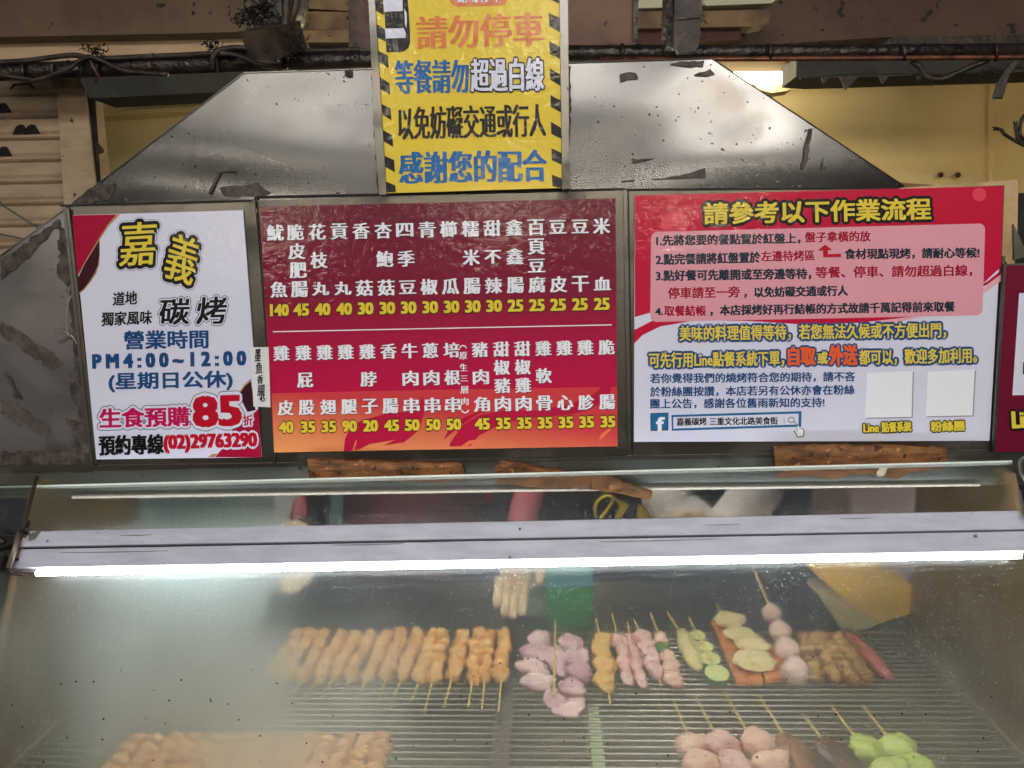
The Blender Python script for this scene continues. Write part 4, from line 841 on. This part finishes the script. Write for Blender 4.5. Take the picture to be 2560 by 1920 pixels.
for i in range(14):
    x = 966-i*47; Tp = PZ(x, 1848+random.uniform(-6, 6), ZF); Bp = Tp+Vector((random.uniform(-.006, .006), -.16, 0))
    lab = ('golden chicken skewer, rightmost of the front row at the bottom edge' if i == 0 else 'golden chicken skewer, leftmost of the front row at the bottom edge' if i == 13 else 'golden chicken skewer of the front row, %s from its right end' % ORD[i])
    skewer(lab, Bp, Tp, [('meat_piece', random.choice(BL), F['gold'], random.uniform(.0145, .018), .017) for _ in range(6)], 0.03, .0, G2)
def row(label, bx, by, tx, ty, chunks, sx=None, sy=None, s0=0, z=.014, **k):
    Bp = PZ(bx, by, ZR+z); Tp = PZ(tx, ty, ZR+z+.004); o = skewer(label, Bp, Tp, chunks, s0, 0, **k)
    if sx: tube('stick', [Tp-(Tp-Bp)*.1, P(sx, sy, Tp.y+.05)], .0018, M['bamboo'], o, 6)
    return o
def C(pn, m, w_, h, n, ms=BL): return [(pn, ms[i % len(ms)], F[m], w_*random.uniform(.9, 1.1), h) for i in range(n)]
row('tan skewer of minced strips right of the squid', 1520, 1722, 1500, 1592, C('minced_piece', 'tan', .021, .016, 4), 1490, 1545, s0=.05)
row('thin pink meat skewer next to the tan one', 1570, 1712, 1543, 1590, C('meat_piece', 'pink', .013, .013, 4), 1530, 1535)
row('second thin pink meat skewer left of the white bacon one', 1606, 1716, 1574, 1590, C('meat_piece', 'pink', .013, .013, 4), 1568, 1555)
row('white and pink bacon skewer with folded slices', 1645, 1692, 1602, 1588, C('bacon_fold', 'bacon', .017, .014, 5), 1584, 1548, s0=.03)
o = row('peach meat skewer with green pepper at its top', 1690, 1712, 1650, 1590, C('meat_piece', 'pale', .017, .015, 3)+C('pepper_piece', 'grn', .014, .012, 1)+C('meat_piece', 'pale', .015, .013, 1), 1626, 1535)
row('smooth pale green squash on a stick', 1738, 1672, 1700, 1582, C('squash', 'squash', .019, .017, 1, BSM), 1668, 1530, z=.02)
# zucchini slices
zc = empty('skewer', 'skewer of four round zucchini slices with green rims', 'skewer', PZ(1780, 1700, ZR))
for k, (x, y, r) in enumerate([(1743, 1588, .0155), (1760, 1616, .017), (1775, 1646, .0185), (1792, 1682, .0215)]):
    c = PZ(x, y, ZR+.028); nrm = Vector((.05, -.22, .97)).normalized(); u = nrm.orthogonal().normalized(); w_ = nrm.cross(u); n = 20
    ring = [c+(u*math.cos(2*math.pi*i/n)+w_*math.sin(2*math.pi*i/n))*r for i in range(n)]
    v = ring+[p-nrm*.013 for p in ring]; z_ = mesh('zucchini_slice', v, [tuple(range(n)), tuple(range(2*n-1, n-1, -1))]+[(i, i+n, (i+1) % n+n, (i+1) % n) for i in range(n)], [F['zuc'], F['zskin']], zc, idx=[0, 1]+[1]*n)
tube('stick', [PZ(1806, 1705, ZR+.02), P(1722, 1545, .25)], .0018, M['bamboo'], zc)
# fried tofu with cream slices
tfu = empty('fried_tofu', 'orange fried tofu sheets lying under the cream slices', 'tofu', PZ(1900, 1715, ZR))
for q in ([(1840, 1718), (1908, 1716), (1862, 1590), (1772, 1560), (1782, 1575)], [(1912, 1712), (1968, 1706), (1950, 1640), (1880, 1590), (1866, 1592)]):
    v, f = prism([PZ(x, y, ZR+.012) for x, y in q], (0, 0, .012)); o = mesh('tofu_sheet', v, f, F['tofu'], tfu); md = o.modifiers.new('b', 'BEVEL'); md.width = .003; md.segments = 2
cr_ = empty('skewer', 'skewer of cream-coloured flat mushroom slices on the orange tofu', 'skewer', PZ(1860, 1660, ZR+.03))
for x, y, rx, ry in [(1822, 1550, .032, .022), (1850, 1585, .033, .022), (1880, 1612, .034, .022), (1890, 1652, .040, .026)]:
    piece('mushroom_slice', bl(BL[int(x) % 6], F['cream']), cr_, PZ(x, y, ZR+.036), Vector((-.2, 1, .25)), (rx, ry, .009))
tube('stick', [PZ(1880, 1660, ZR+.04), P(1790, 1510, .27)], .0018, M['bamboo'], cr_)
mb_ = empty('skewer', 'skewer of four white meatballs standing taller than the rest', 'skewer', PZ(1990, 1690, ZR))
for x, y, r in [(1927, 1534, .0200), (1948, 1578, .0212), (1966, 1624, .0225), (1988, 1678, .0245)]: piece('meatball', bl(BLM[x % 3], F['white']), mb_, P(x, y, PZ(x, y+24, ZR+.02).y), Vector((-.1, 1, .2)), (r, r*1.05, r))
tube('stick', [P(1935, 1545, .19), P(1880, 1416, .25)], .0019, M['bamboo'], mb_)
for i, (bx, tx) in enumerate([(2038, 2006), (2088, 2030), (2128, 2052), (2170, 2082)]):
    row(['leftmost brown beaded skewer beside the white meatballs', 'second brown beaded skewer from the white meatballs', 'third brown beaded skewer from the white meatballs', 'brown beaded skewer right next to the red sausage'][i], bx, 1698, tx, 1592, C('bead', 'bead', .0165, .015, 6), group='brown beaded skewers')
row('long red sausage on a stick, rightmost of the back row', 2222, 1696, 2120, 1592, C('sausage', 'saus', .014, .014, 1, BSM))
# squid
sq = empty('squid', 'pinkish violet squid folded beside the dark divider', 'squid', PZ(1380, 1730, ZR))
for k, (x, y, rx, ry, rz) in enumerate([(1350, 1600, .030, .035, .016), (1340, 1635, .040, .03, .018), (1330, 1672, .042, .03, .018), (1345, 1705, .036, .03, .016), (1425, 1610, .030, .034, .016), (1440, 1645, .034, .03, .018), (1450, 1680, .032, .028, .018), (1390, 1650, .024, .07, .014), (1430, 1720, .032, .034, .014)]):
    piece('squid_fold', bl(BL[k % 6], F['squid']), sq, PZ(x, y, ZR+.018), Vector((random.uniform(-.3, .3), 1, 0)), (rx*.8, ry*.72, rz))
for x, y, rx, ry, rz in [(1392, 1752, .022, .024, .010), (1412, 1778, .024, .020, .008), (1440, 1760, .018, .024, .008)]: piece('squid_fold', bl(BL[x % 6], F['squid']), sq, PZ(x, y, ZR+.008), Vector((.2, 1, 0)), (rx, ry, rz))
for k in range(5):
    x = 1375+k*17; a_ = PZ(x, 1725, ZR+.012); b_ = PZ(x+random.uniform(-14, 22), 1790+random.uniform(-15, 30), ZR-.004)
    tube('tentacle', smoothline([a_, (a_+b_)/2+Vector((random.uniform(-.01, .01), 0, .004)), b_]), [.006-.0045*i/12 for i in range(13)], F['squid'], sq)
tube('stick', [PZ(1385, 1740, ZR+.03), P(1388, 1550, .28)], .0018, M['bamboo'], sq)
# front row, right rack
def front(label, x, m, wd, sx, sy, ex, part='meat_piece', n=3, ms=BL, ht=.02, y=1845):
    Tp = PZ(x, y, ZR+.018); Bp = Tp+Vector((ex, -.15, 0)); o = skewer(label, Bp, Tp, [(part, ms[(i+x) % len(ms)], F[m], wd, ht) for i in range(n)], 0, 0)
    tube('stick', [Tp-Vector((0, .02, 0)), PZ(sx, sy, ZR+.02)], .0019, M['bamboo'], o, 6); return o
front('pink meat skewer in the front row, nearest the green tray edge', 1725, 'pale', .027, 1682, 1748, .008)
front('pink meat skewer in the front row, second from the green tray edge', 1795, 'pink', .027, 1738, 1740, .008)
front('light pink meat skewer in the front row beside the brown cake', 1880, 'pale', .029, 1810, 1730, .010)
front('brown fish cake on a stick in the front row', 1965, 'brown', .030, 1896, 1738, .012, 'fish_cake', 2, BSM, .016)
front('dark brown block on a stick in the front row left of the green pepper', 2060, 'dbrown', .032, 2005, 1784, .014, 'dark_block', 2, BSM, .014, 1850)
front('lime green pepper skewer, left one of two at the bottom right', 2150, 'lime', .028, 2078, 1766, .02, 'pepper_piece', 3, BL, .016, 1856)
front('lime green pepper skewer, right one of two at the bottom right', 2225, 'lime', .028, 2158, 1766, .02, 'pepper_piece', 3, BL, .016, 1850)

# ------------------------------------------------------------------ things behind the case
ct = empty('work_counter', 'dark steel work counter behind the display case', 'counter', (0, .6, 0))
box('counter_top', (-1.3, YB+.03, ZR-.05), (1.3, .62, ZR-.02), mat('counter_dark', (52, 54, 56), .4, .5, (70, 66, 60), 6), ct)
box('counter_body', (-1.3, YB+.06, 0), (1.3, .60, ZR-.05), M['case'], ct)
gb = empty('green_crate', 'green plastic tub standing behind the rack', 'tub', P(1420, 1585, .38))
slab('tub_wall', [(1366, 1470), (1480, 1466), (1478, 1600), (1372, 1602)], .36, .12, mat('green_plastic', (24, 124, 52), .4), gb)
slab('tub_lid', [(1360, 1440), (1484, 1436), (1482, 1468), (1364, 1472)], .35, .13, mat('teal_plastic', (70, 130, 140), .4), gb)
wt = empty('white_container', 'cloudy pale green container between glove and green tub', 'container', P(1330, 1585, .42))
slab('container_wall', [(1268, 1500), (1362, 1470), (1368, 1600), (1276, 1602)], .42, .1, mat('cloudy_plastic', (150, 172, 150), .4), wt)
slab('container_rim', [(1264, 1492), (1364, 1462), (1363, 1472), (1267, 1502)], .41, .12, mat('cloudy_rim', (170, 188, 168), .4), wt)
yb = empty('yellow_basin', 'translucent yellow plastic basin at the right behind the skewers', 'basin', P(2180, 1575, .33))
slab('basin_wall', [(2032, 1430), (2060, 1422), (2200, 1420), (2240, 1440), (2296, 1480), (2298, 1528), (2240, 1545), (2200, 1558), (2110, 1500)], .32, .10, mat('yellow_plastic', (226, 180, 50), .45, 0, (206, 176, 90), 7), yb)
slab('basin_base', [(2044, 1486), (2105, 1498), (2200, 1558), (2170, 1574), (2105, 1576)], .31, .08, mat('pale_plastic', (186, 168, 124), .45), yb)
blu = empty('storage_tub', 'pale teal storage tub standing behind the fogged glass', 'tub', P(480, 1590, .4))
slab('tub_wall', [(310, 1250), (560, 1236), (690, 1232), (684, 1420), (640, 1600), (300, 1600)], .36, .2, mat('pale_teal', (184, 214, 216), .5, 0, (206, 222, 222), 4), blu)
kb = empty('kitchen_wall', 'dark back wall of the kitchen inside the stall', 'wall', (0, 2.0, 0))
box('wall_board', (P(300, 600, 1.95).x, 1.95, 0), (2.2, 2.0, P(1200, 520, 2.0).z), mat('kitchen_dark', (48, 52, 54), .8, 0, (38, 36, 38), 5), kb)
slab('grey_cabinet', [(2126, 1190), (2440, 1190), (2440, 1480), (2110, 1480)], .8, .3, mat('mauve_grey', (170, 152, 158), .6), kb)

# people working behind the counter (seen only from chest to hips)
def person(label, joints, edges, root, skin_m, loc):
    o = empty('person', label, 'person', loc)
    names = list(joints); bme = bpy.data.meshes.new('body'); b = base_of(o)
    bme.from_pydata([tuple(Vector(joints[n][0])-b) for n in names], [(names.index(a), names.index(c)) for a, c in edges], [])
    for m in skin_m: bme.materials.append(m)
    ob = bpy.data.objects.new('body', bme); COL.objects.link(ob); ob.parent = o
    sk = ob.modifiers.new('s', 'SKIN'); sk.use_smooth_shade = True
    for i, n in enumerate(names):
        r = joints[n][1]; bme.skin_vertices[0].data[i].radius = r if isinstance(r, tuple) else (r, r); bme.skin_vertices[0].data[i].use_root = (n == root)
    sb = ob.modifiers.new('d', 'SUBSURF'); sb.levels = 2; sb.render_levels = 2
    dg = bpy.context.evaluated_depsgraph_get(); me = bpy.data.meshes.new_from_object(ob.evaluated_get(dg)); ob.modifiers.clear(); ob.data = me
    return o, ob
def human(label, cx, y, shirt, hips, handL, handR, elbL, elbR, sh_z=1.40):
    V = Vector
    J = dict(pelvis=(V((cx, y, .93)), (.15, .11)), waist=(V((cx, y, 1.08)), (.14, .10)), chest=(V((cx, y, 1.27)), (.16, .11)), neck0=(V((cx, y, 1.42)), .075), neck=(V((cx, y+.0, 1.48)), .055),
             head=(V((cx, y-.02, 1.58)), (.078, .09)), crown=(V((cx, y-.01, 1.67)), (.07, .08)))
    E = [('pelvis', 'waist'), ('waist', 'chest'), ('chest', 'neck0'), ('neck0', 'neck'), ('neck', 'head'), ('head', 'crown')]
    for s, nm, hd_, el in ((-1, 'l', handL, elbL), (1, 'r', handR, elbR)):
        J['sh'+nm] = (V((cx+s*.17, y, sh_z)), .06); J['el'+nm] = (V(el), .045); J['wr'+nm] = (V(hd_), .030)
        E += [('chest', 'sh'+nm), ('sh'+nm, 'el'+nm), ('el'+nm, 'wr'+nm)]
        J['hip'+nm] = (V((cx+s*.09, y, .86)), .095); J['kn'+nm] = (V((cx+s*.10, y-.01, .48)), .062); J['an'+nm] = (V((cx+s*.10, y+.02, .09)), .042); J['toe'+nm] = (V((cx+s*.11, y-.14, .04)), .035)
        E += [('pelvis', 'hip'+nm), ('hip'+nm, 'kn'+nm), ('kn'+nm, 'an'+nm), ('an'+nm, 'toe'+nm)]
    return person(label, J, E, 'pelvis', [shirt], (cx, y, 0))
def hand(parent, wrist, d, m, side=1, curl=.5):
    """gloved hand: palm with five separate bent fingers, one skinned surface each"""
    d = Vector(d).normalized(); x = d.cross(Vector((0, 1, 0))).normalized()*side; nrm = Vector((0, -1, 0)); W = Vector(wrist)
    piece('glove_palm', bl(BSM[0], m), parent, W+d*.05, d, (.040, .052, .020))
    for k in range(4):
        b = W+d*.085+x*(.027-.018*k); L = (.070, .078, .074, .058)[k]; c1 = b+d*L*.45+nrm*L*.12*curl; c2 = c1+d*L*.25+nrm*L*.3*curl; c3 = c2+d*L*.05+nrm*L*.35*curl
        tube('glove_finger', smoothline([b, c1, c2, c3], 4), [.0105]*10+[.0095, .009, .006], m, parent, 8)
    b = W+d*.03+x*.034; tube('glove_thumb', smoothline([b, b+d*.03+x*.022, b+d*.058+x*.022+nrm*.012], 4), [.013, .013, .013, .012, .012, .0115, .011, .010, .006], m, parent, 8)
SHM = mat('maroon_cloth', (158, 84, 90), .8, 0, (136, 66, 74), 8, bump=.3, bscale=20)
NAV = mat('navy_cloth', (34, 44, 58), .8, 0, (26, 34, 46), 8, bump=.3, bscale=20)
GLV = mat('cotton_glove', (222, 202, 168), .9, 0, (200, 178, 144), 26, (1, 1, 4), bump=.5, bscale=160)
SLV = mat('white_sleeve', (240, 230, 222), .8, 0, (224, 212, 204), 12, bump=.3, bscale=30)
DRK = mat('dark_trousers', (34, 34, 40), .85)
SKIN = mat('skin', (206, 158, 128), .55, sss=.1)
# A: maroon shirt
hL = P(742, 1305, .46); hR = P(1292, 1345, .37)
pa, body = human('worker in a maroon shirt with cotton gloves standing behind the golden skewers', P(1010, 1240, .85).x, .85, SHM, DRK, hL, hR, P(715, 1215, .66), P(1330, 1215, .62))
hand(pa, hL, (0.02, -.1, -1), GLV, -1, .9); hand(pa, hR, (-.12, -.2, -1), GLV, 1, .9)
def wrapb(name, cx, y, zs, rx, ry, m, parent, a0=0, a1=360, n=24):
    v = []; f = []
    for j, (z, k) in enumerate(zs):
        for i in range(n+1): t = R_(a0+(a1-a0)*i/n); v.append((cx+rx*k*math.cos(t), y-ry*k*math.sin(t), z))
    for j in range(len(zs)-1):
        for i in range(n): f.append((j*(n+1)+i, j*(n+1)+i+1, (j+1)*(n+1)+i+1, (j+1)*(n+1)+i))
    o = mesh(name, v, f, m, parent, True); s_ = o.modifiers.new('t', 'SOLIDIFY'); s_.thickness = .003; return o
cx = P(1010, 1240, .85).x
zt_ = P(1010, 1495, .72).z
wrapb('shirt', cx, .85, [(1.42, .62), (1.38, .98), (1.25, 1.06), (1.10, 1.0), (zt_, 1.05)], .20, .145, SHM, pa)
wrapb('trousers', cx, .85, [(zt_+.01, 1.0), (.80, 1.02), (.60, .95)], .20, .14, DRK, pa)
bar('apron_strap', P(846, 1215, .70), P(838, 1330, .70), .004, .034, mat('teal_strap', (110, 150, 150), .7), pa, side=(1, 0, 0))
bar('red_strap', P(1222, 1225, .70), P(1222, 1256, .70), .004, .016, mat('red_strap', (180, 30, 40), .7), pa, side=(1, 0, 0))
bar('bag_strap', P(1238, 1225, .702), P(1240, 1320, .702), .004, .036, DRK, pa, side=(1, 0, 0))
piece('hair', bl(BSM[1], DRK), pa, (cx, .86, 1.63), Vector((0, 1, 0)), (.088, .10, .085))
piece('nose', bl(BSM[2], SKIN), pa, (cx, .735, 1.575), Vector((0, 1, 0)), (.012, .014, .018))
# B: navy apron with yellow print, white oversleeves
hL = P(1775, 1312, .52); hR = P(1800, 1316, .50)
pb_, body = human('worker in a navy apron with yellow print and white sleeves behind the glass', P(1780, 1240, .80).x, .80, NAV, DRK, hL, hR, P(1640, 1235, .60), P(1920, 1215, .62))
cx = P(1780, 1240, .80).x
wrapb('apron', cx, .80, [(1.40, .75), (1.25, 1.06), (1.10, 1.0), (.95, 1.04), (.6, 1.1)], .215, .15, NAV, pb_, 0, 180)
for (e0, m0, h0, r) in ((P(1655, 1225, .58), P(1690, 1275, .55), hL, 1), (P(1905, 1210, .58), P(1860, 1265, .55), hR, 1)):
    tube('white_oversleeve', smoothline([e0, m0, (m0+Vector(h0))/2, h0], 4), [.056, .058, .058, .057, .054, .052, .050, .048, .046, .044, .040, .036, .032], SLV, pb_, 14)
hand(pb_, hL, (.9, -.1, -.35), GLV, 1, .5); hand(pb_, hR, (-.9, -.1, -.35), GLV, -1, .5)
YP = mat('yellow_print', (214, 186, 70), .7)
ring = [(1503, 1275), (1520, 1245), (1545, 1248), (1556, 1262)]
tube('apron_print', smoothline([P(x, y, .638) for x, y in [(1488, 1290), (1490, 1262), (1512, 1242), (1532, 1246), (1528, 1262), (1500, 1300)]]), .0045, YP, pb_)
slab('apron_print', [(1540, 1250), (1572, 1266), (1550, 1300), (1535, 1298), (1548, 1270)], .64, .004, YP, pb_)
slab('apron_print', [(1592, 1268), (1622, 1266), (1622, 1300), (1592, 1302)], .64, .004, YP, pb_)
slab('apron_print', [(1640, 1272), (1650, 1270), (1672, 1296), (1645, 1300)], .64, .004, YP, pb_)
piece('hair', bl(BSM[1], DRK), pb_, (cx, .81, 1.63), Vector((0, 1, 0)), (.088, .10, .085))
piece('nose', bl(BSM[2], SKIN), pb_, (cx, .685, 1.575), Vector((0, 1, 0)), (.012, .014, .018))
